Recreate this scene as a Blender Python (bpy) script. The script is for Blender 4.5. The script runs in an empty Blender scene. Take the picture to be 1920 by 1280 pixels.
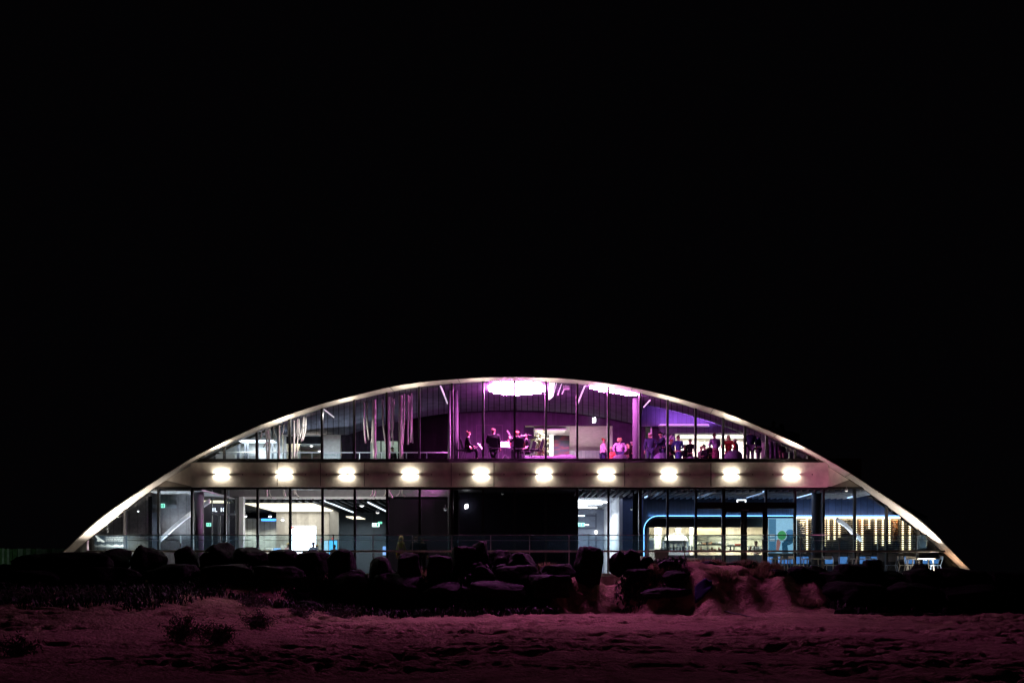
import bpy, bmesh, math, random
from mathutils import Vector, Matrix, noise
R = math.radians
random.seed(7)
scene = bpy.context.scene
COL = scene.collection
# ------------------------------------------------------------------ camera, night sky, exposure
F = 2025.0; D0 = 45.0; HZ = 1075.0; CZ = 0.10
cam_data = bpy.data.cameras.new("camera"); cam = bpy.data.objects.new("camera", cam_data); COL.objects.link(cam)
cam.location = (0, -D0, CZ); cam.rotation_euler = (R(90), 0, 0)
cam_data.sensor_width = 36; cam_data.lens = F / 1920 * 36
cam_data.shift_y = (HZ - 640) / 1920; cam_data.clip_end = 5000; cam_data.clip_start = 0.5
scene.camera = cam
world = bpy.data.worlds.new("World"); scene.world = world; world.use_nodes = True
wn = world.node_tree.nodes; bg = wn["Background"]
bg.inputs[0].default_value = (0.30, 0.26, 0.36, 1); bg.inputs[1].default_value = 0.0012
scene.view_settings.view_transform = 'Standard'; scene.view_settings.look = 'None'
scene.view_settings.exposure = 1.1; scene.view_settings.gamma = 1
cy = scene.cycles
try:
    cy.use_denoising = True; cy.max_bounces = 8; cy.transparent_max_bounces = 24
    cy.diffuse_bounces = 4; cy.glossy_bounces = 3; cy.sample_clamp_indirect = 4; cy.caustics_reflective = False; cy.caustics_refractive = False
except Exception: pass

# ------------------------------------------------------------------ photograph pixel -> point at depth Y
def PX(px, Y): return (px - 960) * (D0 + Y) / F
def PZ(py, Y): return CZ + (HZ - py) * (D0 + Y) / F
def P(px, py, Y): return Vector((PX(px, Y), Y, PZ(py, Y)))

# ------------------------------------------------------------------ materials
MATS = {}
def mat(name, col=(.5, .5, .5), rough=.6, metal=0, var=.12, scale=6, emit=None, es=0, bump=0, bscale=30, seam=0, seamw=.03, seamcol=.3, spec=.5, uvseam=False, trans=0, bdist=.02):
    if name in MATS: return MATS[name]
    m = bpy.data.materials.new(name); m.use_nodes = True; nt = m.node_tree; N = nt.nodes; L = nt.links
    b = N["Principled BSDF"]; b.inputs["Roughness"].default_value = rough; b.inputs["Metallic"].default_value = metal
    b.inputs["Specular IOR Level"].default_value = spec
    tc = N.new("ShaderNodeTexCoord"); nz = N.new("ShaderNodeTexNoise"); nz.inputs["Scale"].default_value = scale; nz.inputs["Detail"].default_value = 6
    L.new(tc.outputs["Object"], nz.inputs["Vector"])
    mr = N.new("ShaderNodeMapRange"); mr.inputs[1].default_value = .3; mr.inputs[2].default_value = .7
    mr.inputs[3].default_value = 1 - var; mr.inputs[4].default_value = 1 + var; L.new(nz.outputs["Fac"], mr.inputs[0])
    mx = N.new("ShaderNodeVectorMath"); mx.operation = 'SCALE'; mx.inputs[0].default_value = col; L.new(mr.outputs[0], mx.inputs["Scale"])
    out = mx.outputs[0]
    if seam:
        sp = N.new("ShaderNodeSeparateXYZ"); L.new(tc.outputs["UV" if uvseam else "Object"], sp.inputs[0])
        dv = N.new("ShaderNodeMath"); dv.operation = 'DIVIDE'; dv.inputs[1].default_value = seam; L.new(sp.outputs[0], dv.inputs[0])
        fr = N.new("ShaderNodeMath"); fr.operation = 'FRACT'; L.new(dv.outputs[0], fr.inputs[0])
        lt = N.new("ShaderNodeMath"); lt.operation = 'LESS_THAN'; lt.inputs[1].default_value = seamw; L.new(fr.outputs[0], lt.inputs[0])
        fl = N.new("ShaderNodeMath"); fl.operation = 'FLOOR'; L.new(dv.outputs[0], fl.inputs[0])
        wnz = N.new("ShaderNodeTexWhiteNoise"); wnz.noise_dimensions = '1D'; L.new(fl.outputs[0], wnz.inputs["W"])
        m2 = N.new("ShaderNodeMapRange"); m2.inputs[3].default_value = .82; m2.inputs[4].default_value = 1.12; L.new(wnz.outputs["Value"], m2.inputs[0])
        s1 = N.new("ShaderNodeVectorMath"); s1.operation = 'SCALE'; L.new(out, s1.inputs[0]); L.new(m2.outputs[0], s1.inputs["Scale"])
        m3 = N.new("ShaderNodeMapRange"); m3.inputs[3].default_value = 1; m3.inputs[4].default_value = seamcol; L.new(lt.outputs[0], m3.inputs[0])
        s2 = N.new("ShaderNodeVectorMath"); s2.operation = 'SCALE'; L.new(s1.outputs[0], s2.inputs[0]); L.new(m3.outputs[0], s2.inputs["Scale"])
        out = s2.outputs[0]
    L.new(out, b.inputs["Base Color"])
    if bump:
        n2 = N.new("ShaderNodeTexNoise"); n2.inputs["Scale"].default_value = bscale; n2.inputs["Detail"].default_value = 8
        L.new(tc.outputs["Object"], n2.inputs["Vector"])
        bp = N.new("ShaderNodeBump"); bp.inputs["Strength"].default_value = bump; bp.inputs["Distance"].default_value = bdist
        L.new(n2.outputs["Fac"], bp.inputs["Height"]); L.new(bp.outputs[0], b.inputs["Normal"])
    if emit:
        b.inputs["Emission Color"].default_value = (*emit, 1); b.inputs["Emission Strength"].default_value = es
    MATS[name] = m; return m
def glassmat(name, tint=(.93, .96, .97), refl=.5):
    m = bpy.data.materials.new(name); m.use_nodes = True; nt = m.node_tree; N = nt.nodes; L = nt.links
    N.remove(N["Principled BSDF"]); o = N["Material Output"]
    t = N.new("ShaderNodeBsdfTransparent"); t.inputs[0].default_value = (*tint, 1)
    g = N.new("ShaderNodeBsdfGlossy"); g.inputs["Roughness"].default_value = .02
    f = N.new("ShaderNodeFresnel"); f.inputs["IOR"].default_value = 1.5
    k = N.new("ShaderNodeMath"); k.operation = 'MULTIPLY'; k.inputs[1].default_value = refl; L.new(f.outputs[0], k.inputs[0])
    mx = N.new("ShaderNodeMixShader"); L.new(k.outputs[0], mx.inputs[0]); L.new(t.outputs[0], mx.inputs[1]); L.new(g.outputs[0], mx.inputs[2])
    L.new(mx.outputs[0], o.inputs[0]); MATS[name] = m; return m
concrete = mat("concrete", (.80, .75, .67), .8, var=.22, scale=2.2, bump=.25, bscale=14)
archmat = mat("pale_concrete", (.52, .49, .45), .75, var=.16, scale=3, bump=.2, bscale=18)
black = mat("black_metal", (.012, .012, .014), .45)
roofm = mat("dark_roof", (.012, .012, .012), .8)
white = mat("white_paint", (.75, .75, .73), .6, var=.05)
offwhite = mat("off_white", (.6, .6, .56), .7, var=.08)
grey = mat("grey_paint", (.25, .25, .27), .6)
steel = mat("brushed_steel", (.55, .56, .58), .35, .9)
darkclad = mat("dark_cladding", (.016, .016, .02), .8, spec=.03, seam=.34, seamw=.05, scale=9)
midclad = mat("grey_cladding", (.17, .17, .185), .55, seam=.36, seamw=.045, scale=9, var=.2)
lining = mat("ceiling_lining", (.10, .10, .125), 1, spec=0, seam=10.4, seamw=.13, seamcol=.22, uvseam=True, var=.2, scale=2.5)
timber = mat("rear_timber", (.036, .022, .042), .8, spec=.1, seam=.12, seamw=.1, seamcol=.75, var=.2, scale=3)
blackwall = mat("black_wall", (.022, .022, .036), .8, spec=.05, seam=.9, seamw=.01)
bluewall = mat("blue_board", (.075, .085, .11), .5, seam=.17, seamw=.1, seamcol=.55)
brownwall = mat("brown_wall", (.017, .013, .018), .8, spec=.05, seam=.5, seamw=.02)
glass = glassmat("clear_glass")
balglass = glassmat("balustrade_glass", (.86, .94, .96), .8)
_nt = balglass.node_tree; _o = _nt.nodes["Material Output"]; _s = _o.inputs[0].links[0].from_socket
_t = _nt.nodes.new("ShaderNodeBsdfTranslucent"); _t.inputs[0].default_value = (.35, .65, 1, 1); _m = _nt.nodes.new("ShaderNodeMixShader"); _m.inputs[0].default_value = .028
_nt.links.new(_s, _m.inputs[1]); _nt.links.new(_t.outputs[0], _m.inputs[2]); _nt.links.new(_m.outputs[0], _o.inputs[0])

# ------------------------------------------------------------------ mesh helpers
ORG = {}
class MB:
    def __init__(s): s.v = []; s.f = []; s.uv = None
    def add(s, vs, fs):
        n = len(s.v); s.v += [Vector(v) for v in vs]; s.f += [tuple(i + n for i in f) for f in fs]; return s
    def box(s, x0, x1, y0, y1, z0, z1):
        return s.add([(x0, y0, z0), (x1, y0, z0), (x1, y1, z0), (x0, y1, z0), (x0, y0, z1), (x1, y0, z1), (x1, y1, z1), (x0, y1, z1)],
                     [(0, 3, 2, 1), (4, 5, 6, 7), (0, 1, 5, 4), (1, 2, 6, 5), (2, 3, 7, 6), (3, 0, 4, 7)])
    def pbox(s, p0, q0, p1, q1, Y, d):    # front face spans photo px p0..p1, q0(top)..q1 at depth Y, thickness d behind
        return s.box(PX(p0, Y), PX(p1, Y), Y, Y + d, PZ(q1, Y), PZ(q0, Y))
    def prism(s, pts, off):               # pts polygon (list of Vectors), extruded by off
        n = len(pts); off = Vector(off); a = [Vector(p) for p in pts]
        return s.add(a + [p + off for p in a], [tuple(range(n)), tuple(range(2 * n - 1, n - 1, -1))] + [(i, i + n, (i + 1) % n + n, (i + 1) % n) for i in range(n)])
    def tube(s, pts, r, n=8, r1=None):
        pts = [Vector(p) for p in pts]; rings = []; k = len(pts)
        for i, p in enumerate(pts):
            d = (pts[min(i + 1, k - 1)] - pts[max(i - 1, 0)]).normalized()
            u = d.cross(Vector((0, 0, 1)))
            if u.length < .05: u = d.cross(Vector((0, 1, 0)))
            u.normalize(); w = d.cross(u); rr = r if r1 is None else r + (r1 - r) * i / max(k - 1, 1)
            rings.append([p + (u * math.cos(2 * math.pi * j / n) + w * math.sin(2 * math.pi * j / n)) * rr for j in range(n)])
        fs = []
        for i in range(k - 1):
            for j in range(n): fs.append((i * n + j, i * n + (j + 1) % n, (i + 1) * n + (j + 1) % n, (i + 1) * n + j))
        fs.append(tuple(range(n - 1, -1, -1))); fs.append(tuple((k - 1) * n + j for j in range(n)))
        return s.add([v for r_ in rings for v in r_], fs)
    def lathe(s, prof, c=(0, 0, 0), n=14, axis='z'):
        c = Vector(c); vs = []; k = len(prof)
        for r, z in prof:
            for j in range(n):
                a = 2 * math.pi * j / n
                v = Vector((r * math.cos(a), r * math.sin(a), z))
                if axis == 'x': v = Vector((v.z, v.x, v.y))
                vs.append(c + v)
        fs = [(i * n + j, i * n + (j + 1) % n, (i + 1) * n + (j + 1) % n, (i + 1) * n + j) for i in range(k - 1) for j in range(n)]
        fs.append(tuple(range(n - 1, -1, -1))); fs.append(tuple((k - 1) * n + j for j in range(n)))
        return s.add(vs, fs)
    def build(s, name, m, parent=None, smooth=False, bevel=0):
        o0 = ORG.get(parent.name, Vector()) if parent else Vector()
        me = bpy.data.meshes.new(name); me.from_pydata([v - o0 for v in s.v], [], s.f); me.update()
        if m: me.materials.append(m)
        o = bpy.data.objects.new(name, me); COL.objects.link(o)
        if parent: o.parent = parent; ORG[o.name] = o0
        if smooth:
            for p in me.polygons: p.use_smooth = True
        if s.uv:
            l = me.uv_layers.new(name="UVMap")
            for p in me.polygons:
                for li in p.loop_indices: l.data[li].uv = s.uv[me.loops[li].vertex_index]
        if bevel:
            bv = o.modifiers.new("bevel", 'BEVEL'); bv.width = bevel; bv.segments = 2; bv.limit_method = 'ANGLE'
        return o
def thing(name, label, cat, loc=(0, 0, 0), group=None, rz=0):
    o = bpy.data.objects.new(name, None); o.empty_display_size = .2; COL.objects.link(o); o.location = loc
    o.rotation_euler = (0, 0, rz); o['label'] = label; o['category'] = cat
    if group: o['group'] = group
    ORG[o.name] = Vector(loc); return o
def local(name, label, cat, group=None):     # a thing built round its own origin, moved afterwards
    return thing(name, label, cat, (0, 0, 0), group)
def tag(o, label, cat, group=None):
    o['label'] = label; o['category'] = cat
    if group: o['group'] = group
    return o
def recenter(o, loc):                        # single-mesh thing: put its origin at its base
    loc = Vector(loc); o.data.transform(Matrix.Translation(-loc)); o.location = loc; return o
def struct(o): o['kind'] = 'structure'; return o
def dup(root, loc, rz=0, label=None, scale=None):
    r = root.copy(); COL.objects.link(r); r.location = loc; r.rotation_euler = (0, 0, rz); ORG[r.name] = Vector(loc)
    if label: r['label'] = label
    if scale: r.scale = (scale,) * 3
    for ch in root.children:
        c = ch.copy(); COL.objects.link(c); c.parent = r
        for g in ch.children:
            d = g.copy(); COL.objects.link(d); d.parent = c
    return r
def put(o, loc, rz=0): o.location = loc; o.rotation_euler = (0, 0, rz); return o
def lamp(kind, name, loc, power, col, parent=None, rot=(0, 0, 0), **kw):
    d = bpy.data.lights.new(name, kind); d.energy = power; d.color = col
    for k, v in kw.items(): setattr(d, k, v)
    o = bpy.data.objects.new(name, d); COL.objects.link(o)
    o0 = ORG.get(parent.name, Vector()) if parent else Vector()
    o.location = Vector(loc) - o0; o.rotation_euler = rot
    if parent: o.parent = parent
    return o
def interp(tab, x):
    if x <= tab[0][0]: return tab[0][1]
    for (a, b), (c, d) in zip(tab, tab[1:]):
        if x <= c: return b + (d - b) * (x - a) / (c - a)
    return tab[-1][1]

def sm(a_, b_, x): t = min(max((x - a_) / (b_ - a_), 0), 1); return t * t * (3 - 2 * t)
# ------------------------------------------------------------------ the arch, measured
OUT = [(60, 1085), (120, 1032), (162, 992), (200, 961), (235, 937), (272, 913), (304, 892), (360, 857), (422, 826), (482, 798), (547, 774), (600, 757), (630, 749), (674, 738.5), (736, 723), (799, 714.5), (869, 709), (920, 706.5), (975, 706), (1050, 708), (1107, 713.8), (1160, 721), (1210, 730.6), (1265, 744), (1320, 760), (1354, 770), (1400, 789), (1467, 817.5), (1517, 841), (1553, 862), (1596, 887), (1659, 929), (1715, 966), (1745, 992), (1775, 1022), (1815, 1063), (1838, 1086)]
INN = [(84, 1085), (140, 1032), (164, 1012), (190, 991), (216, 970), (235, 954.5), (260, 935), (289, 915), (312, 900), (370, 864), (397, 849), (422, 837), (482, 810), (547, 784), (600, 767), (630, 758), (674, 747.7), (736, 733), (799, 723), (869, 717), (920, 714.5), (975, 714), (1050, 716.6), (1107, 721.5), (1160, 729), (1210, 739), (1265, 753), (1305, 766), (1354, 783), (1400, 800), (1437, 816), (1490, 840), (1539, 867), (1594, 899), (1618, 914.5), (1652, 940), (1694, 970), (1732, 1003), (1770, 1036), (1801, 1063), (1823, 1086)]
GY = .8        # glass plane
def resample(tab, n):
    pts = [Vector(t) for t in tab]; ls = [0]
    for a, b in zip(pts, pts[1:]): ls.append(ls[-1] + (b - a).length)
    res = []
    for i in range(n):
        d = ls[-1] * i / (n - 1)
        for j in range(len(ls) - 1):
            if d <= ls[j + 1] + 1e-6:
                t = (d - ls[j]) / (ls[j + 1] - ls[j]); res.append(pts[j].lerp(pts[j + 1], t)); break
    for _ in range(2):
        res = [res[0]] + [(res[i - 1] + res[i] * 2 + res[i + 1]) / 4 for i in range(1, n - 1)] + [res[-1]]
    return res
NA = 140
outer = resample(OUT, NA); inner = resample(INN, NA)
ROOF = [(PX(p.x, 0), PZ(p.y, 0)) for p in outer]
def flare(Y): return 1 + .0185 * min(max(Y, 0), 9)      # the shell opens a little towards the back
def roof_z(x, Y=0): s_ = flare(Y); return CZ + (interp(ROOF, x / s_) - CZ) * s_
INZ = [(PX(p.x, GY), PZ(p.y, GY)) for p in inner]
def in_z(x): return interp(INZ, x)
INT = [(p.x, p.y) for p in inner]
def in_y(px): return interp(INT, px)

bld = thing("arched_building", "two storey glass fronted building under one wide pale concrete arch, lit from inside at night", "building", (-.15, 0, 0))
a = MB(); vs = []
for o, i in zip(outer, inner):
    mid = o.lerp(i, .10)
    vs += [P(o.x, o.y, 0), P(mid.x, mid.y, 0), P(i.x, i.y, GY)]
    t = P(o.x, o.y, 0); vs.append(Vector((t.x, GY + .02, t.z - .02)))
fs = []
for k in range(NA - 1):
    for j in range(4): fs.append((k * 4 + j, k * 4 + (j + 1) % 4, (k + 1) * 4 + (j + 1) % 4, (k + 1) * 4 + j))
fs += [(0, 1, 2, 3), ((NA - 1) * 4 + 3, (NA - 1) * 4 + 2, (NA - 1) * 4 + 1, (NA - 1) * 4)]
arch = a.add(vs, fs).build("arch_rib", archmat, bld)
jn = MB()
for px in (252, 430, 736, 865, 1190, 1342, 1462, 1600):       # joints in the arch, a dark line each
    k = min(range(NA), key=lambda i: abs(outer[i].x - px)); q = vs[k * 4:k * 4 + 3]; n_ = vs[k * 4 + 4] - vs[k * 4]
    w = n_.normalized() * .012; up = Vector((0, -.003, -.003))
    jn = MB(); jn.add([q[0] - w + up, q[0] + w + up, q[1] - w + up, q[1] + w + up, q[2] - w + up, q[2] + w + up], [(0, 1, 3, 2), (2, 3, 5, 4)])
    jn.build("joint_line", mat("joint_dark", (.10, .09, .08), .9), arch)
BACK = 17.0
r = MB(); vs = []
for x, z in ROOF:
    s_ = flare(9); s0 = flare(GY); vs += [(x * s0, GY + .03, CZ + (z - CZ) * s0), (x * s_, 9, CZ + (z - CZ) * s_), (x * s_, BACK, CZ + (z - CZ) * s_)]
fs = []
for k in range(NA - 1):
    for j in range(2): fs.append((k * 3 + j, k * 3 + j + 1, (k + 1) * 3 + j + 1, (k + 1) * 3 + j))
r.add(vs, fs).build("roof", roofm, bld)
MB().prism([(x, BACK, max((z - CZ) * flare(9) + CZ - .07, -.5)) for x, z in [(x * flare(9), z) for x, z in ROOF[1:-1]]], (0, .2, 0)).build("rear_wall", blackwall, bld)

# ------------------------------------------------------------------ beam, slabs, ceilings
BY = .42
bm = MB().box(PX(358, BY), PX(1553, BY), BY, GY + .1, PZ(912, BY), PZ(866.5, BY))
beam = bm.build("concrete_beam", concrete, bld)
jl = MB()
for px in (520, 601, 683, 846, 926, 1171, 1333):
    MB().box(PX(px, BY) - .012, PX(px, BY) + .012, BY - .003, BY, PZ(911, BY), PZ(867.5, BY)).build("joint_line", MATS["joint_dark"], beam)
hl = MB()
for px in (455, 495, 573, 612, 690, 729, 809, 862, 945, 985, 1060, 1100, 1178, 1218, 1294, 1333, 1411, 1449, 1523):
    hl = MB(); hl.lathe([(.028, 0), (.028, .006)], (0, 0, 0), 10)
    for v in hl.v[-20:]:
        x, y, z = v; v.x = PX(px, BY) + x; v.y = BY - z; v.z = PZ(889, BY) + y
    hl.build("tie_hole", MATS["joint_dark"], beam)
def wing(pts3, name, m): return MB().prism(pts3, (0, .12, 0)).build(name, m, bld)
wing([P(358, 872, .62), P(358, 911, .55), P(311, 900, .74)], "side_panel", concrete)
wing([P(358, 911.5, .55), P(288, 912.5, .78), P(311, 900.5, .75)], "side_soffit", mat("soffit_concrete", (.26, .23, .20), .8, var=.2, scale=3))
wing([P(1553.5, 875, .62), P(1592, 899, .74), P(1560, 911, .55), P(1553.5, 911, .55)], "side_panel", concrete)
wing([P(1560, 911.5, .55), P(1592, 899.5, .75), P(1616, 912.5, .78)], "side_soffit", MATS["soffit_concrete"])
FZ = 5.0
XM = PX(848, 2)                                              # line between void and lounge
floorm = mat("pale_floor", (.045, .042, .045), .35, var=.15)
MB().box(XM, PX(1600, 2), GY + .12, 9.0, 3.72, FZ).build("upper_floor", floorm, bld)
MB().box(-15.4, XM - .01, 6.5, 16.8, PZ(934, 6.5), 4.95).build("upper_floor", floorm, bld)
MB().box(XM, PX(1600, 2), 9.01, 16.8, 3.72, FZ - .01).build("upper_floor", mat("foyer_floor", (.5, .48, .45), .5), bld)
# slab edge of the void, the plain upstand with a white lip
MB().box(PX(415, 6.4), PX(848, 6.4), 6.42, 6.5, PZ(930.5, 6.4), 4.95).build("slab_upstand", mat("upstand", (.20, .19, .195), .7), bld)
MB().box(PX(452, 6.3), PX(727, 6.3), 6.3, 6.5, PZ(935, 6.3), PZ(930.6, 6.3)).build("slab_lip", white, bld)
# ceiling lining over the hall: folded boards from the arch to a curved lower edge
ce = MB(); ce.uv = []; cols = []
pxs = [528 + 4 * i for i in range(0, 253)]
def yz(px, z, Y): return HZ - (z - CZ) * F / (D0 + Y)
arc = lambda px: yz(px, in_z(PX(px, 9)), 9)
def lin_y1(px): return max(yz(px, roof_z(PX(px, 4.0), 4.0) - .10, 4.0), in_y(px) - 1 + 24 - 14 * min(abs(px - 955) / 400, 1))
def lin_y(px, Y): y0 = in_y(px) - 1; return y0 + (lin_y1(px) - y0) * (Y - GY - .06) / (4.0 - GY - .06)
for px in pxs:
    y0 = in_y(px) - 1
    y1 = lin_y1(px)
    lim = 815 if px < 960 else 812
    y2 = max(min(arc(px), lim), y1 + 1); k_ = sm(1196, 1212, px); y2 = y2 + (y1 + 6 - y2) * k_
    cols.append((P(px, y0, GY + .06), P(px, (y0 + y1) / 2, 2.43), P(px, y1, 4.0), P(px, y2, 8.5)))
for c, px in zip(cols, pxs):
    ce.v += list(c); ce.uv += [(px, 0)] * 4
for k in range(len(cols) - 1):
    for j in range(3): ce.f.append((k * 4 + j, k * 4 + j + 1, (k + 1) * 4 + j + 1, (k + 1) * 4 + j))
ce.build("ceiling_lining", lining, bld)
# rear wall of the lounge with its two openings
def rear(px0, px1, ytop, ybot, Y, m, name="lounge_wall", d=.15):
    n = max(1, int((px1 - px0) / 12)); top = []
    for i in range(n + 1):
        px = px0 + (px1 - px0) * i / n
        z = roof_z(PX(px, Y), Y) - .12
        if ytop: z = min(z, PZ(ytop, Y))
        top.append(Vector((PX(px, Y), Y, z)))
    zb = PZ(ybot, Y)
    return MB().prism(top + [Vector((top[-1].x, Y, zb)), Vector((top[0].x, Y, zb))], (0, d, 0)).build(name, m, bld)
rear(862, 983, None, 890, 9, timber)
rear(983, 1149, None, 797.5, 9, timber)
rear(1149, 1210, None, 890, 9, timber)
rear(1222, 1236, None, 890, 9, timber)
rear(1210, 1222, None, 800, 9, timber)
dd = MB(); dd.pbox(893, 796, 894, 890, 8.97, .02); dd.pbox(893, 796, 942, 797, 8.97, .02); dd.pbox(941.5, 797, 942.5, 890, 8.97, .02)
dd.build("flush_door", mat("door_joint", (.05, .02, .05), .8), bld)
MB().box(XM, XM + .12, 2.4, 5.2, FZ, 8.0).build("partition_wall", mat("white_partition", (.045, .04, .045), .9, spec=.05), bld)
rear(640, 694, None, 905, 9, darkclad); rear(746, 862, None, 905, 9, mat("dark_rear", (.0035, .0028, .0035), .9, spec=0, seam=.3, seamw=.04))
rear(694, 746, None, 826, 9, darkclad)
# right part: purple boards above, bright bar room behind
rear(1236, 1500, None, 812.5, 8.6, mat("lilac_board", (.09, .085, .13), .5, seam=.22, seamw=.07), "fascia_board"); rear(1200, 1236, None, 799, 8.6, MATS["lilac_board"], "fascia_board")
MB().pbox(1236, 796, 1330, 798.6, 8.2, .25).build("ledge", white, bld)
lg = MB().pbox(1237, 795.2, 1329, 795.9, 8.25, .08).build("ledge_light", mat("violet_led", (.4, .2, .6), emit=(.75, .40, 1), es=1.2), bld)
lamp('AREA', "ledge_wash", (PX(1335, 8.2), 8.0, PZ(796, 8.2) + .05), 90, (.55, .15, 1), bld, (R(165), 0, 0), shape='RECTANGLE', size=5.2, size_y=.12)
rear(1236, 1262, 812, 890, 9.0, mat("dark_corner", (.05, .04, .07), .6))
rear(1438, 1600, None, 890, 8.0, mat("purple_end_boards", (.035, .033, .048), .5, seam=.36, seamw=.05), "end_wall")
MB().box(PX(1262, 9), PX(1440, 9), 11.5, 11.6, FZ, 7.6).build("bar_room_wall", mat("warm_white", (.78, .75, .68), .7, var=.05), bld)
MB().box(PX(1255, 9), PX(1445, 9), 8.8, 11.5, 7.2, 7.3).build("bar_room_ceiling", white, bld)
MB().pbox(1427, 814, 1437, 890, 7.6, .3).build("pilaster", offwhite, bld)
# foyer seen through the lounge opening
fw = mat("foyer_white", (.66, .66, .62), .7, var=.04)
MB().prism([P(983, 797, 9.16), P(1149, 797, 9.16), P(1085, 822, 13.5), P(1000, 818, 13.5)], (0, 0, .1)).build("foyer_ceiling", fw, bld)
MB().prism([P(1068, 797.3, 9.17), P(1149, 797.3, 9.17), P(1136, 845, 12.6), P(1068, 845, 12.6)], (0, 0, .1)).build("stair_soffit", mat("foyer_beige", (.5, .46, .43), .8), bld)
MB().pbox(983, 800, 1149, 890, 14, .1).build("foyer_wall", mat("foyer_grey", (.36, .37, .36), .7), bld)
MB().pbox(983, 800, 1001, 822, 9.3, .1).build("dark_recess", darkclad, bld)
MB().pbox(1068, 844, 1136, 890, 11.8, .1).build("foyer_screen", mat("green_grey", (.13, .16, .15), .6, seam=.2, seamw=.06), bld)
MB().prism([P(1149, 798, 9.2), P(1149, 890, 9.2), P(1120, 890, 12.3), P(1137, 828, 12.3)], (.06, 0, 0)).build("foyer_side", mat("side_grey", (.2, .2, .19), .7), bld)
MB().pbox(1220, 799.5, 1222.5, 880, 8.95, .1).build("door_edge", white, bld)
MB().pbox(1200, 790, 1225, 890, 11.2, .1).build("back_room_wall", grey, bld)

# ------------------------------------------------------------------ windows
ux = [372, 421, 482, 543.5, 604, 664.5, 725.5, 786, 847.5, 906, 965, 1023.5, 1082, 1140.5, 1200, 1251.5, 1304, 1355.5, 1396.5, 1437, 1490, 1515, 1536]
lx = [146, 235, 298, 361, 423, 483.5, 544.5, 605, 665.5, 726, 787, 848, 906, 965, 1023.5, 1082, 1140.5, 1200, 1251.5, 1304.5, 1357, 1437, 1490, 1543.5, 1602, 1662, 1722, 1804]
def window(p0, p1, top, bot, th=.012):
    tp = [(p0, top(p0) if callable(top) else top)] 
    n = 6
    pts = [P(p0 + (p1 - p0) * i / n, top(p0 + (p1 - p0) * i / n), GY + .05) for i in range(n + 1)]
    b1, b0 = P(p1, bot, GY + .05), P(p0, bot, GY + .05)
    fr = MB(); h = .045; zb = b0.z
    if pts[-1].z - zb > .1:
        fr.box(b1.x - h, b1.x + h, GY - .06, GY + .14, zb, pts[-1].z + .05)
    fr.box(b0.x + (h if p0 not in (372, 146) else 0), b1.x - h, GY - .05, GY + .12, zb - .02, zb + .08)
    for q0, q1 in zip(pts, pts[1:]):
        o_ = Vector((0, 0, -.05))
        fr.prism([q0 + Vector((0, -.06, .06)), q1 + Vector((0, -.06, .06)), q1 + Vector((0, -.06, 0)) + o_ * .6, q0 + Vector((0, -.06, 0)) + o_ * .6], (0, .15, 0))
    w = fr.build("window", black, bld)
    MB().prism([b0, b1] + pts[::-1], (0, th, 0)).build("pane", glass, w)
for p0, p1 in zip(ux, ux[1:]): window(p0, p1, lambda p: max(in_y(p) - 1, 700), 863.5)
for p0, p1 in zip(lx, lx[1:]):
    if (p0, p1) == (1357, 1437): continue
    window(p0, p1, lambda p: max(in_y(p) - 1, 916.0), 1079)
fr = MB().box(PX(285, GY), PX(1620, GY), GY - .07, GY + .12, PZ(916.5, GY), PZ(912.5, GY)); fr.build("head_rail", black, bld)
fr = MB().box(PX(371, GY), PX(1536, GY), GY - .07, GY + .1, PZ(867, GY), PZ(862.5, GY)); fr.build("sill_rail", black, bld)
MB().pbox(1198, 917, 1203.5, 1080, GY - .1, .3).build("corner_post", black, bld)
MB().pbox(846, 720, 849.5, 863, GY - .1, .25).build("corner_post", black, bld)
# entrance doors
dr = MB(); dr.pbox(1354, 917, 1358.5, 1079, GY - .08, .2); dr.pbox(1435, 917, 1439, 1079, GY - .08, .2)
dr.pbox(1358.5, 941, 1435, 957, GY - .06, .16); dr.pbox(1304, 941, 1354, 953, GY - .06, .16); dr.pbox(1439, 941, 1490, 953, GY - .06, .16)
door = dr.build("entrance_door", black, bld)
for p0, p1 in ((1358.5, 1394.8), (1395.2, 1435)):
    lf = MB(); lf.pbox(p0, 957, p0 + (2.5 if p0 < 1390 else 5.5), 1079, GY, .06); lf.pbox(p1 - (5.5 if p0 < 1390 else 5), 957, p1, 1079, GY, .06)
    lf.pbox(p0 + 2, 957, p1 - 2, 960, GY, .06); lf.pbox(p0 + 2, 1070, p1 - 2, 1079, GY, .06)
    lo = lf.build("door_leaf", black, door)
MB().pbox(1360, 960, 1433, 1070, GY + .02, .012).build("pane", glass, door)
MB().pbox(1360, 917, 1433, 941, GY + .02, .012).build("pane", glass, door)
MB().pbox(1391, 955, 1404, 957, GY - .1, .04).build("closer", steel, door)

# ------------------------------------------------------------------ columns
def column(px, Y, rad, z0, z1, m, name="column"):
    return MB().lathe([(rad, z0), (rad, z1)], (PX(px, Y), Y, 0), 24).build(name, m, bld, True)
colml = mat("lower_column_paint", (.09, .09, .10), .5, var=.06); colm = mat("column_paint", (.018, .018, .021), .8, spec=.05, var=.06)
column(372, 1.7, .23, 0, 3.7, colml); column(843.5, 1.7, .085, 0, 8.0, mat("pale_column", (.10, .10, .10), .5))
column(853.5, 1.9, .125, 0, 8.05, colm); column(1193, 1.9, .16, 0, 7.7, colm); column(1532, 1.8, .23, 0, 3.7, colml)
MB().pbox(441, 932, 448, 1079, 6.2, .2).build("pilaster_side", grey, bld)
MB().pbox(448, 931, 456, 1079, 6.1, .35).build("pilaster", white, bld)

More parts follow.
